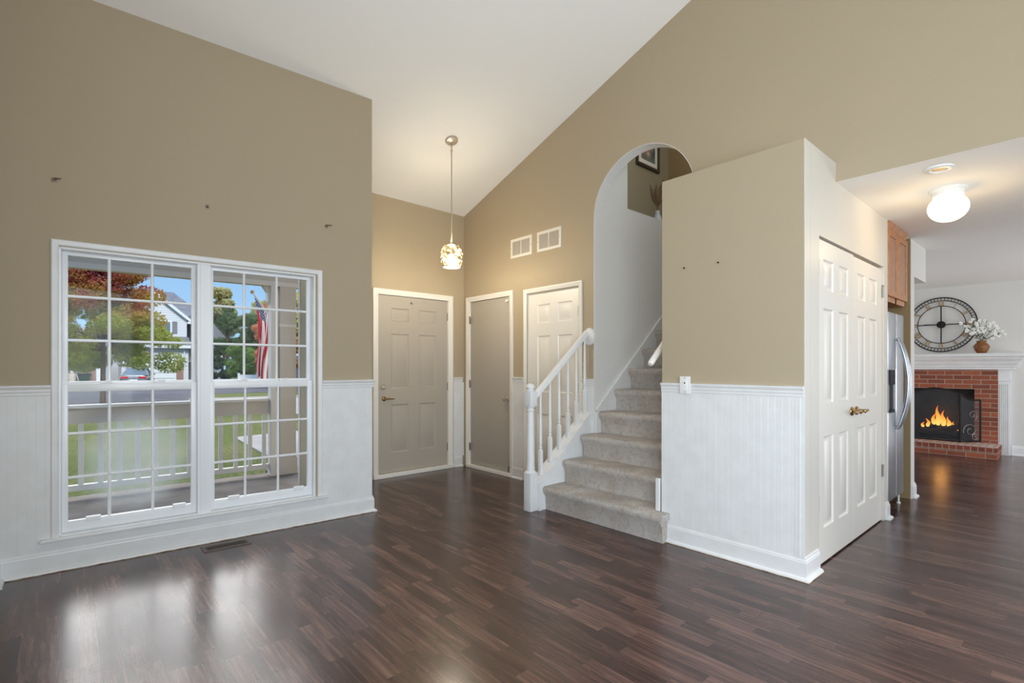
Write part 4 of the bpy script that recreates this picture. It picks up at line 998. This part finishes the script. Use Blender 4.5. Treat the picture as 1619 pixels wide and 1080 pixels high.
for hh in (0, 3, 6, 9): mb.tube([cpt(.03, hh), cpt(.283, hh)], .0075, 6)
mb.build('spokes', M['iron'], ck, 50)
MB().lathe([(.053, .01), (.053, -.012), (.045, -.02), (.02, -.022), (.002, -.022)], (CX, CY, CZ), 28, 0).build('hub', M['iron'], ck, 40)
mb = MB(); mb.tube([cpt(0, 9.05, 0, CX - .026), cpt(.2, 9.05, 0, CX - .026)], .006, 6); mb.build('hour_hand', M['iron'], ck); mb = MB(); mb.tube([cpt(0, 12.0, 0, CX - .028), cpt(.26, 12.0, 0, CX - .028)], .005, 6); mb.build('minute_hand', M['iron'], ck)
# vase with white blossom sprays on the mantel
VX, VY, VZ = 9.80, .985, 1.436
vs_ = empty('vase', (VX, VY, VZ), 'squat amber woven-look vase on the mantel shelf', 'vase')
MB().lathe([(.045, 0), (.055, .01), (.075, .05), (.088, .085), (.086, .11), (.068, .135), (.052, .15), (.05, .16), (.06, .18), (.056, .18), (.045, .16)], (VX, VY, VZ), 28).build('vase_body', M['wicker'], vs_, 50)
random.seed(5)
tips = [(9.74, 1.17, 1.86), (9.76, 1.09, 1.90), (9.80, 1.02, 1.93), (9.74, 1.13, 1.76), (9.83, .93, 1.90), (9.78, .87, 1.86), (9.84, .83, 1.80), (9.80, .78, 1.69), (9.76, .74, 1.73), (9.72, 1.05, 1.82)]
wh = ['reaching furthest left over the clock', 'left of the topmost one', 'standing topmost', 'drooping left at mid height', 'just right of the topmost one', 'arching up to the right', 'spreading right at mid height', 'drooping lowest to the right', 'reaching furthest right', 'leaning out in front']
for k, tp in enumerate(tips):
    T = Vector(tp); B0 = Vector((VX, VY, VZ + .15)); ctl = B0.lerp(T, .5) + Vector((0, 0, .06))
    pts = [(B0 * (1 - t) ** 2 + ctl * 2 * t * (1 - t) + T * t * t) for t in [q / 8 for q in range(9)]]
    sp = empty('blossom_branch', pts[0], 'white blossom spray in the mantel vase, ' + wh[k], 'flower', 'blossom sprays in the vase')
    mb = MB(); mb.tube(pts, .003, 5); mb.build('stem', M['leafgreen'], sp)
    for q in (4, 5, 6, 7, 8):
        c = pts[q] + Vector((random.uniform(-.03, .03), random.uniform(-.035, .035), random.uniform(-.03, .03)))
        mb = MB(); r = random.uniform(.011, .016)
        for a in range(5):
            an = a * 2 * math.pi / 5 + random.random(); dv = Vector((-.3, math.cos(an), math.sin(an))).normalized()
            mb.ball(c + dv * r, r * .8, 7, 4, sx=.5)
        mb.build('blossom', M['petal'], sp, True)
    for q in (2, 5):
        c = pts[q]; mb = MB(); dv = Vector((random.uniform(-.5, .5), random.uniform(-1, 1), random.uniform(-.2, 1))).normalized() * .045; sd_ = dv.cross(Vector((1, .2, 0))).normalized() * .01
        mb.add([tuple(c), tuple(c + dv * .5 + sd_), tuple(c + dv), tuple(c + dv * .5 - sd_)], [(0, 1, 2, 3)]); mb.build('leaf', M['leafgreen'], sp)

# ------------------------------------------------------------------ upstairs hall things
pf = empty('picture_frame', (6.0, 3.99, 3.9), 'dark framed floral print on the upstairs hall wall', 'picture')
a, b, c, d = 5.74, 6.28, 3.97, 4.66
mb = MB(); mb.sweep([(a, c), (b, c), (b, d), (a, d)], [(0, 0), (0, .03), (.012, .034), (.045, .022), (.05, 0)], closed=True, plane=lambda p, q, h: (p, 4.0 - h, q), side=1)
mb.build('frame', M['frame_dark'], pf)
MB().box(a + .04, b - .04, 3.985, 3.998, c + .04, d - .04).build('mat_board', M['mat_white'], pf)
MB().box(a + .105, b - .105, 3.981, 3.986, c + .105, d - .105).build('print', M['art'], pf)
vz = empty('floor_vase', (5.26, 3.36, 2.7), 'white vase on the upstairs hall floor behind the half wall', 'vase')
MB().lathe([(.06, 2.7), (.085, 2.8), (.08, 2.92), (.05, 3.0), (.028, 3.06), (.03, 3.09), (.022, 3.09), (.02, 3.05)], (5.26, 3.36, 0), 24).build('vase_body', M['vasewhite'], vz, 50)
random.seed(3)
for k in range(7):
    an = k * .9; dx, dy = .10 * math.cos(an), .10 * math.sin(an); h = 3.34 + .05 * (k % 3)
    pl_ = empty('dried_plume', (5.26, 3.36, 3.05), 'brown dried grass plume in the upstairs hall vase', 'dried grass', 'dried plumes in the white hall vase')
    pts = [Vector((5.26 + dx * t * t, 3.36 + dy * t * t, 3.05 + (h - 3.05) * t)) for t in [q / 8 for q in range(9)]]
    MB().tube(pts[:6], .003, 5).build('stalk', M['pampas'], pl_)
    MB().tube(pts[3:], [.008, .02, .028, .024, .012, .002], 7).build('plume', M['pampas'], pl_, True)

# ------------------------------------------------------------------ porch
struct(MB(FW).box(-4.0, 2.1, .161, 2.55, -.30, -.055), 'porch_floor', M['concrete'], 'grey concrete porch floor outside the window', cat='porch')
struct(MB().box(1.9, 5.5, 5.37, 6.9, -.30, -.06), 'porch_floor', M['concrete'], 'concrete porch landing in front of the door')
struct(MB().bevbox(1.795, 1.99, 5.32, 5.37, -.05, 3.2, .003), 'trim_27', M['porchwood'], 'taupe corner board of the porch seen through the right window')
NR = 2.40
mb = MB(FW); mb.box(-4.0, 3.6, NR - .08, NR + .06, 2.21, 2.66)
struct(mb, 'porch_beam', M['porchdark'], 'taupe porch beam across the top of the window view', cat='beam')
struct(MB(FW).box(-4.0, 3.6, NR - .09, NR - .079, 2.205, 2.26), 'trim_28', M['porchwood'], 'paler lower edge of the porch beam')
pr = empty('porch_railing', FW((.8, NR, -.055)), 'taupe wooden porch railing outside the window', 'railing')
MB(FW).bevbox(-3.0, 1.728, NR - .05, NR + .05, .835, .87, .008).build('cap_rail', M['porchwood'], pr)
MB(FW).box(-3.0, 1.728, NR - .02, NR + .02, .685, .835).build('upper_rail', M['porchdark'], pr)
MB(FW).box(-3.0, 1.728, NR - .03, NR + .03, .03, .085).build('lower_rail', M['porchwood'], pr)
s = -2.85
while s < 1.7:
    MB(FW).bevbox(s - .021, s + .021, NR - .018, NR + .018, .08, .69, .003).build('baluster', M['porchwood'], pr); s += .151
pp = empty('porch_post', FW((1.81, NR - .02, -.055)), 'slim pale porch half post ending the railing', 'post')
mb = MB(FW); mb.bevbox(1.735, 1.79, NR - .1, NR + .05, -.055, 2.21, .006); mb.prism([(1.66, 2.21), (1.735, 2.21), (1.735, 1.98), (1.715, 2.02), (1.71, 2.13)], 1, NR - .05, NR + .05); mb.build('post', M['porchwood'], pp)
pc = empty('porch_column', FW((1.97, NR, -.055)), 'square taupe porch column with a stepped base', 'column')
MB(FW).box(1.835, 2.018, NR - .1, NR + .08, .1, 2.21).build('shaft', M['porchdark'], pc)
mb = MB(FW); mb.bevbox(1.82, 2.033, NR - .115, NR + .095, -.055, .15, .01); mb.bevbox(1.828, 2.025, NR - .107, NR + .087, .15, .17, .006); mb.build('base', M['porchdark'], pc)
MB(FW).bevbox(1.828, 2.025, NR - .107, NR + .087, 1.72, 1.76, .006).build('collar', M['porchwood'], pc)
# flag on its pole
fg = empty('flag', (1.92, 6.62, 1.5), 'United States flag hanging limp from a pole on the porch column', 'flag')
top = Vector((1.745, 6.88, 2.18)); ft = Vector((1.985, 6.535, 1.66))
mb = MB(); mb.tube([ft, top], .011, 8); mb.build('pole', M['porchwood'], fg, 50)
MB().ball(tuple(top), .025, 12, 8).build('finial', M['gold'], fg, True)
mb = MB(); nu, nv = 40, 26; vs = []; uvs = []
for iv in range(nv + 1):
    v = iv / nv
    for iu in range(nu + 1):
        u = iu / nu
        base = top.lerp(ft, .06 + .62 * u * (.35 + .65 * (1 - v) ** 0) )
        hang = v
        # cloth gathers into folds below the pole
        cx = top.lerp(ft, .34)
        p = base.lerp(Vector((cx.x, cx.y, base.z)), .55 * min(1, v * 1.6))
        fold = .05 * math.sin(u * 15) * min(1, v * 2.5)
        drop = v * (.98 - .10 * abs(u - .35))
        z = (top.lerp(ft, .06 + .62 * u)).z * (1 - min(1, v * 1.3)) + (top.z - .12 - .22 * u) * min(1, v * 1.3)
        vs.append((p.x + fold * .7 + .02 * math.sin(v * 5), p.y + fold * .5 + .03 * math.cos(u * 15) * v, z - drop * .93)); uvs.append((u, 1 - v))
mb.add(vs, [(iv * (nu + 1) + iu, iv * (nu + 1) + iu + 1, (iv + 1) * (nu + 1) + iu + 1, (iv + 1) * (nu + 1) + iu) for iv in range(nv) for iu in range(nu)])
fo = mb.build('flag_cloth', M['flag'], fg, True)
uvl = fo.data.uv_layers.new(name='UVMap')
for lp in fo.data.loops: uvl.data[lp.index].uv = uvs[lp.vertex_index]

# ------------------------------------------------------------------ grounds
GZ = -.36
struct(MB().box(-60, 90, 4.4, 130, GZ - .3, GZ), 'ground', M['lawn'], 'green front lawn and verge', cat='lawn')
struct(MB().prism([(-50, 27), (4.2, 27), (5.6, 34), (60, 34), (60, 44), (-50, 44)], 2, GZ, GZ + .015), 'street', M['asphalt'], 'grey street in front of the houses', cat='street')
struct(MB().prism([(2.55, 6.7), (4.2, 6.7), (4.2, 10.2), (6, 10.6), (6, 13.2), (2.85, 12.7)], 2, GZ, GZ + .02), 'path', M['pave'], 'pale concrete garden walk from the porch', cat='path')
struct(MB().prism([(5.4, 6.5), (12, 6.5), (13, 27), (6.2, 27)], 2, GZ, GZ + .024), 'driveway', M['pave'], 'pale concrete driveway right of the lawn', cat='driveway')
struct(MB().prism([(4.4, 28), (40, 24), (40, 25.2), (4.5, 29.3)], 2, GZ, GZ + .03), 'sidewalk', M['pave'], 'pale sidewalk strip along the street', cat='sidewalk')

def tree(name, x, y, blobs, trunk_h, trunk_r, leaf, nleaf, lsize, label, seed, group=None, cat='tree', conical=False, dens=1.0):
    rnd = random.Random(seed)
    t = empty(name, (x, y, GZ), label, cat, group)
    mb = MB(); mb.tube([(x, y, GZ), (x + .03, y, GZ + trunk_h * .5), (x - .02, y, GZ + trunk_h)], [trunk_r * 1.3, trunk_r, trunk_r * .6], 10)
    for (bx, by, bz, br) in blobs[:10]:
        mb.tube([(x, y, GZ + trunk_h * .55), (x + bx * .5, y + by * .5, (GZ + trunk_h * .6 + bz) / 2 + .2), (x + bx, y + by, bz)], [trunk_r * .5, trunk_r * .3, trunk_r * .1], 6)
    mb.build('trunk', M['bark'], t, 50)
    mb = MB(); tot = sum(b[3] ** 2 for b in blobs); vs = []; fs = []
    for (bx, by, bz, br) in blobs:
        k = int(nleaf * br ** 2 / tot)
        for _ in range(k):
            d = Vector((rnd.gauss(0, 1), rnd.gauss(0, 1), rnd.gauss(0, 1))).normalized(); rr = br * rnd.uniform(.45, 1.0) ** .5
            c = Vector((x + bx, y + by, bz)) + Vector((d.x * rr, d.y * rr, d.z * rr * .72))
            a = Vector((rnd.uniform(-1, 1), rnd.uniform(-1, 1), rnd.uniform(-1, 1))).normalized(); b = a.cross(d)
            if b.length < .1: continue
            b.normalize(); s_ = lsize * rnd.uniform(.6, 1.3); o = len(vs)
            vs += [tuple(c - a * s_), tuple(c + b * s_ * .55), tuple(c + a * s_), tuple(c - b * s_ * .55)]; fs.append((o, o + 1, o + 2, o + 3))
    mb.add(vs, fs)
    o = mb.build('foliage', M[leaf], t)
    return t
rnd = random.Random(4)
bl = []
for q in range(95):
    z = rnd.uniform(1.35, 6.0); rad = 3.1 * (1 - max(0, (z - 1.6)) / 5.6) ** .75 if z > 1.6 else 2.6
    an = rnd.uniform(0, 6.28); rr = rad * rnd.uniform(.25, 1.0); bl.append((rr * math.cos(an), rr * math.sin(an), z, rnd.uniform(.4, .8)))
tree('maple_tree', 1.2, 28.3, bl, 4.2, .085, 'leaf_maple', 56000, .066, 'maple on the verge turning from green to red at the top', 21)
def cone(r, z0, z1, k, seed):
    q = random.Random(seed); o = []
    for _ in range(k):
        z = q.uniform(z0, z1); rad = r * (1 - (z - z0) / (z1 - z0) * .85); an = q.uniform(0, 6.28); rr = rad * q.uniform(.2, .85); o.append((rr * math.cos(an), rr * math.sin(an), z, r * q.uniform(.25, .42)))
    return o
def dome(r, z0, z1, k, seed):
    q = random.Random(seed); o = []
    for _ in range(k):
        u = q.random(); z = z0 + (z1 - z0) * u; rad = r * math.sqrt(max(.05, 1 - (2 * u - 1) ** 2)); an = q.uniform(0, 6.28); rr = rad * q.uniform(.2, .8); o.append((rr * math.cos(an), rr * math.sin(an), z, r * q.uniform(.28, .45)))
    return o
tree('evergreen_tree', 11.1, 52.0, cone(1.7, .3, 6.6, 26, 1), 5, .15, 'leaf_dark', 5000, .17, 'dark green conical evergreen beyond the lawn, nearest the house roof', 5, 'trees beyond the lawn')
tree('evergreen_tree', 14.6, 57.5, dome(2.1, .3, 6.6, 26, 2), 4, .15, 'leaf_dark', 5000, .18, 'broad dark evergreen half hidden behind the orange maple', 6, 'trees beyond the lawn')
tree('leafy_tree', 10.9, 47.0, dome(1.5, .1, 2.9, 18, 3), 1.5, .1, 'leaf_lime', 3200, .14, 'rounded mid green tree low in front of the evergreens', 7, 'trees beyond the lawn')
tree('maple_tree', 10.7, 38.0, dome(1.35, 1.2, 5.4, 24, 8), 3, .1, 'leaf_orange', 4200, .12, 'orange leaved maple behind the hanging flag', 8, 'trees beyond the lawn')
tree('maple_tree', 14.6, 42.6, dome(1.2, 1.3, 4.3, 18, 9), 3, .1, 'leaf_orange', 3000, .13, 'orange leaved maple seen right of the porch column', 9, 'trees beyond the lawn')
tree('leafy_tree', 14.4, 72, dome(2.9, 3, 10.5, 30, 10), 5, .25, 'leaf_pale', 5200, .32, 'tall pale green tree far behind the evergreens', 10, 'trees beyond the lawn')
tree('leafy_tree', 21.0, 78, dome(3.4, 2, 10, 30, 12), 5, .25, 'leaf_pale', 4600, .32, 'tall pale tree far behind the orange maple', 12, 'trees beyond the lawn')
tree('leafy_tree', 16.3, 48, dome(1.8, 3.0, 7.8, 20, 14), 5, .2, 'leaf_yellow', 3000, .2, 'yellow green tree top right of the porch column', 13, 'trees beyond the lawn')
tree('leafy_tree', 10.0, 84, dome(2.6, 3, 8.8, 16, 15), 5, .2, 'leaf_pale', 2400, .26, 'pale tree peeping between the white house and its wing', 14, 'trees beyond the lawn')

# ------------------------------------------------------------------ house across the street
def gable_roof(mb, x0, x1, y0, y1, ze, zr, ov=.35, th=.22):
    xm = (x0 + x1) / 2; k = (zr - ze) / (xm - x0)
    for sgn, xa in ((1, x0), (-1, x1)):
        pts = [(xa - sgn * ov, ze - k * ov), (xm, zr), (xm, zr + th), (xa - sgn * ov, ze - k * ov + th)]
        mb.prism(pts, 1, y0 - ov, y1)
hs = empty('house', (5, 60, GZ), 'white sided house with gabled grey roof across the street', 'house')
gx0, gx1, gy = 3.75, 8.85, 58.0
mb = MB(); mb.prism([(gx0, GZ), (gx1, GZ), (gx1, 5.85), ((gx0 + gx1) / 2, 8.05), (gx0, 5.85)], 1, gy, 64); mb.build('wall', M['siding'], hs)
MB().box(3.0, 11.2, 61, 68, GZ, 5.9).build('wall', M['siding'], hs)
mb = MB(); gable_roof(mb, gx0, gx1, gy, 65, 5.85, 8.05); mb.build('roof', M['roof_shingle'], hs)
mb = MB(); xm = (gx0 + gx1) / 2; k = (8.05 - 5.85) / (xm - gx0)
for sgn, xa in ((1, gx0), (-1, gx1)):
    p = [(xa - sgn * .4, 5.85 - k * .4 - .08), (xm, 7.97), (xm, 8.3), (xa - sgn * .4, 5.85 - k * .4 + .25)]; mb.prism(p, 1, gy - .42, gy - .34)
mb.box(gx1, gx1 + .45, gy - .4, gy + .2, 5.42, 5.62)
mb.build('fascia', M['fence'], hs)
mb = MB()     # main roof: ridge along the street, hipped at the right
rz_, ry = 9.2, 64.5
mb.add([(2.7, 60.6, 5.9), (11.6, 60.6, 5.9), (8.6, ry, rz_), (2.7, ry, rz_), (2.7, 68.4, 5.9), (11.6, 68.4, 5.9)], [(0, 1, 2, 3), (3, 2, 5, 4), (1, 5, 2), (0, 3, 4), (0, 4, 5, 1)]); mb.build('roof', M['roof_shingle'], hs)
mb = MB(); mb.prism([(56.6, 3.25), (58.0, 4.15), (58.0, 3.1), (56.6, 3.1)], 0, 3.4, 9.0); mb.build('porch_roof', M['roof_shingle'], hs)
MB().box(3.4, 9.02, 56.55, 56.62, 3.0, 3.27).build('gutter', M['fence'], hs)
mb = MB(); mb.box(3.75, 8.85, 57.2, 58, GZ, 3.2); mb.build('wall', M['siding'], hs)
gd = MB().box(4.2, 7.75, 57.12, 57.2, GZ, 1.75).build('garage_door', M['fence'], hs)
mb = MB(); [mb.box(4.2, 7.75, 57.10, 57.121, z, z + .03) for z in (.15, .68, 1.21)]; mb.build('panel_seam', M['shutter'], gd)
mb = MB(); mb.box(4.1, 7.85, 57.1, 57.2, 1.75, 1.9); mb.box(7.75, 7.85, 57.1, 57.2, GZ, 1.9); mb.build('garage_trim', M['fence'], hs)
MB().box(7.88, 8.42, 57.05, 57.25, GZ, 1.75).build('brick_pier', M['brick_far'], hs)
MB().tube([(8.5, 57.0, 3.1), (8.5, 57.0, GZ)], .05, 8).build('downspout', M['fence'], hs)
wn = MB().box(5.35, 7.6, 57.93, 58.0, 4.45, 5.62).build('window', M['fence'], hs)
MB().box(5.47, 6.42, 57.9, 57.94, 4.55, 5.52).build('pane', M['dark_glass'], wn); MB().box(6.53, 7.48, 57.9, 57.94, 4.55, 5.52).build('pane', M['dark_glass'], wn)
for xa in (4.9, 7.66): MB().box(xa, xa + .4, 57.92, 58.0, 4.45, 5.6).build('shutter', M['shutter'], hs)
dd = MB().box(9.15, 9.75, 60.9, 61, GZ, 1.7).build('front_door', M['shutter'], hs)
mb = MB(); mb.box(9.0, 9.15, 60.85, 61, GZ, 1.9); mb.box(9.75, 9.9, 60.85, 61, GZ, 1.9); mb.box(9.0, 9.9, 60.85, 61, 1.7, 1.9); mb.build('door_frame', M['fence'], dd)
# right wing
wg = hs
MB().box(9.9, 12.0, 58, 66, GZ, 3.85).build('wall', M['siding'], wg)
mb = MB(); mb.prism([(9.2, 6.3), (10.55, 6.1), (12.35, 3.9), (12.35, 3.65), (9.2, 3.65)], 1, 57.4, 66); mb.build('roof', M['roof_shingle'], wg)
MB().box(9.9, 12.4, 57.3, 57.42, 3.5, 3.78).build('gutter', M['fence'], wg)
# left garage building
lg = empty('garage', (-.5, 54, GZ), 'taupe sided garage with brick corner left of the maple', 'building')
MB().box(-8, 1.55, 52.2, 60, GZ, 3.0).build('wall', M['taupe_siding'], lg)
mb = MB(); mb.box(1.55, 2.35, 52.0, 54, GZ, 1.9); mb.build('brick_corner', M['brick_far'], lg)
MB().box(1.8, 2.05, 51.95, 52.0, GZ, 1.4).build('panel', M['fence'], lg); MB().box(2.3, 2.42, 51.95, 52.05, GZ, 1.9).build('corner_board', M['fence'], lg)
mb = MB(); mb.prism([(51.5, 2.7), (56, 4.6), (60.5, 2.7)], 0, -8.5, 2.6); mb.build('roof', M['roof_shingle'], lg)
# house far right, seen in the gap beside the column
hr_ = empty('house', (19, 58, GZ), 'grey sided house in the gap right of the porch column', 'house')
MB().box(17.2, 26, 55, 64, GZ, 5.6).build('wall', M['siding'], hr_)
mb = MB(); mb.prism([(16.6, 5.4), (21.5, 9.6), (26.6, 5.4)], 1, 54.6, 64.4); mb.build('roof', M['roof_shingle'], hr_)
mb = MB(); k = 4.2 / 4.9; mb.prism([(16.4, 5.1), (21.5, 9.5), (21.5, 9.9), (16.4, 5.5)], 1, 54.5, 54.6); mb.build('fascia', M['fence'], hr_)
MB().box(17.6, 20.4, 54.9, 55, GZ, 2.4).build('garage_door', M['shutter'], hr_)
# fence
fe = empty('fence', (12, 43.5, GZ), 'low white vinyl fence behind the flag', 'fence')
fa, fb = Vector((10.0, 43.2)), Vector((14.5, 39.9))
tfe = lambda p: (fa.x + (fb.x - fa.x) / 5.58 * p[0] + .59 * p[1], fa.y + (fb.y - fa.y) / 5.58 * p[0] + .8 * p[1], p[2])
mb = MB(tfe); mb.box(0, 4.0, -.02, .02, GZ + .08, .55); mb.build('panel', M['fence'], fe); MB(tfe).box(0, 4.0, -.04, .04, .55, .63).build('top_rail', M['fence'], fe)
for q in (0, 1.33, 2.66, 4.0):
    p_ = MB(tfe).box(q - .06, q + .06, -.06, .06, GZ, .72).build('post', M['fence'], fe); MB(tfe).prism([(q - .08, -.08), (q + .08, -.08), (q + .08, .08), (q - .08, .08)], 2, .72, .76).build('post_cap', M['fence'], p_)
# wheelie bin
bn = empty('trash_bin', (.86, 45.6, GZ), 'dark green wheeled trash bin by the garage', 'bin')
mb = MB(); mb.add([(.55, 45.3, GZ + .1), (1.17, 45.3, GZ + .1), (1.17, 45.9, GZ + .1), (.55, 45.9, GZ + .1), (.44, 45.2, .72), (1.28, 45.2, .72), (1.28, 46.0, .72), (.44, 46.0, .72)], [(0, 1, 2, 3), (4, 5, 6, 7), (0, 1, 5, 4), (1, 2, 6, 5), (2, 3, 7, 6), (3, 0, 4, 7)]); mb.build('bin_body', M['bin'], bn)
mb = MB(); mb.prism([(45.14, .72), (46.06, .72), (46.02, .80), (45.6, .86), (45.18, .80)], 0, .38, 1.34); mb.build('lid', M['black'], bn)
for x in (.5, 1.16): MB().lathe([(.13, 0), (.13, .07)], (x, 45.88, GZ + .13), 16, 0).build('wheel', M['tire'], bn)
# lawn skeleton
sk = empty('skeleton_decoration', (.26, 42.3, GZ), 'plastic lawn skeleton standing by the trash bin', 'decoration')
kx, ky = .28, 42.3
mb = MB(); mb.ball((kx, ky, 1.02), .13, 16, 10, .85, 1, 1.15); mb.bevbox(kx - .07, kx + .07, ky - .1, ky + .04, .85, .94, .02); mb.build('skull', M['bone'], sk, True)
mb = MB(); [mb.ball((kx + s_ * .05, ky - .115, 1.02), .03, 8, 6) for s_ in (-1, 1)]; mb.build('eye_socket', M['gap'], sk, True)
mb = MB(); mb.tube([(kx, ky, .85), (kx, ky + .02, .5), (kx, ky, .2)], .025, 8)
for q in range(6):
    z = .74 - q * .075; rr = .19 - .012 * abs(q - 2)
    mb.tube([(kx + rr * math.cos(a_), ky + rr * .7 * math.sin(a_), z - .02 * math.sin(a_)) for a_ in [2 * math.pi * t / 14 for t in range(14)]], .018, 6, True)
mb.build('rib_cage', M['bone'], sk, True)
MB().lathe([(.05, .12), (.16, .16), (.17, .24), (.1, .26)], (kx, ky, 0), 16, 2, 1, .6).build('pelvis', M['bone'], sk, True)
for s_ in (-1, 1):
    MB().tube([(kx + s_ * .02, ky - .08, .78), (kx + s_ * .22, ky, .78), (kx + s_ * .30, ky, .45), (kx + s_ * .33, ky - .05, .12), (kx + s_ * .34, ky - .08, 0)], [.022, .03, .022, .02, .03], 8).build('arm', M['bone'], sk, True)
    MB().tube([(kx + s_ * .1, ky, .18), (kx + s_ * .11, ky, -.1), (kx + s_ * .11, ky, GZ + .05), (kx + s_ * .11, ky - .14, GZ + .03)], [.03, .025, .03, .02], 8).build('leg', M['bone'], sk, True)
# cars
def car(name, x, y, ang, paint, label, L=4.6, Wd=1.8, Hh=1.45):
    c = empty(name, (x, y, GZ), label, 'car'); ca, sa = math.cos(ang), math.sin(ang)
    tf = lambda p: (x + ca * p[0] - sa * p[1], y + sa * p[0] + ca * p[1], GZ + .015 + p[2])
    h = Wd / 2
    secs = [(-L / 2, .35, .62, .80), (-L / 2 + .08, .25, .92, .93), (-L * .28, .2, 1.0, 1.0), (0, .2, .98, 1.0), (L * .2, .2, .95, 1.0), (L * .42, .22, .82, .96), (L / 2, .35, .6, .8)]
    mb = MB(tf); v = []; n = 12
    for px, zb, zt, wf in secs:
        for k in range(n):
            a = 2 * math.pi * (k + .5) / n; cx_, cz_ = math.cos(a), math.sin(a); sg = lambda q: math.copysign(abs(q) ** .45, q)
            v.append((px, h * wf * sg(cx_), (zb + zt) / 2 + (zt - zb) / 2 * sg(cz_)))
    ns = len(secs); mb.add(v, [tuple(range(n - 1, -1, -1)), tuple((ns - 1) * n + k for k in range(n))] + [(i * n + k, i * n + (k + 1) % n, (i + 1) * n + (k + 1) % n, (i + 1) * n + k) for i in range(ns - 1) for k in range(n)])
    mb.build('body', paint, c, 35)
    b0, b1, t0, t1 = -L * .42, L * .24, -L * .22, L * .04
    mb = MB(tf); wb, wt = h * .93, h * .7; z0, z1 = .93, Hh
    mb.add([(b0, -wb, z0), (b1, -wb, z0), (b1, wb, z0), (b0, wb, z0), (t0, -wt, z1), (t1, -wt, z1), (t1, wt, z1), (t0, wt, z1)], [(0, 1, 5, 4), (1, 2, 6, 5), (2, 3, 7, 6), (3, 0, 4, 7)])
    gh = mb.build('cabin_glass', M['dark_glass'], c)
    mb = MB(tf); mb.bevbox(t0 - .03, t1 + .03, -wt - .03, wt + .03, z1 - .03, z1 + .03, .02)
    for a_, b_ in (((b0, -wb, z0), (t0, -wt, z1)), ((b0, wb, z0), (t0, wt, z1)), ((b1, -wb, z0), (t1, -wt, z1)), ((b1, wb, z0), (t1, wt, z1)), ((-.25, -wb * 1.01, z0), (-.3, -wt * 1.01, z1)), ((-.25, wb * 1.01, z0), (-.3, wt * 1.01, z1))): mb.tube([a_, b_], .045, 6)
    mb.build('roof_and_pillars', paint, c, 40)
    for wx in (-L * .3, L * .31):
        for s_ in (-1, 1):
            w_ = MB(tf).lathe([(.2, -.1), (.33, -.1), (.34, -.06), (.34, .06), (.33, .1), (.2, .1)], (wx, s_ * (h - .08), .34), 24, 1).build('wheel', M['tire'], c, 40)
            MB(tf).lathe([(.05, -.104), (.2, -.104), (.21, .104), (.05, .104)], (wx, s_ * (h - .08), .34), 16, 1).build('hubcap', M['steel'], w_, 40)
    for s_ in (-1, 1):
        MB(tf).bevbox(-L / 2 - .0, -L / 2 + .22, s_ * h * .62 - .24, s_ * h * .62 + .24, .68, .86, .03).build('tail_light', M['taillight'], c)
        MB(tf).bevbox(-.95 + 1.55, -.75 + 1.55, s_ * (h + .08) - .09, s_ * (h + .08) + .09, .92, 1.06, .02).build('mirror', paint, c)
    MB(tf).box(-L / 2 - .012, -L / 2 + .05, -.26, .26, .48, .62).build('plate', M['fence'], c)
    return c
car('car', 4.35, 50.5, R(78), M['car'], 'silver grey sedan parked with its tail lamps towards the street')
car('car', 12.35, 28.5, R(20), M['black'], 'dark vehicle of which a wheel shows right of the porch column', 4.9, 1.9, 1.75)
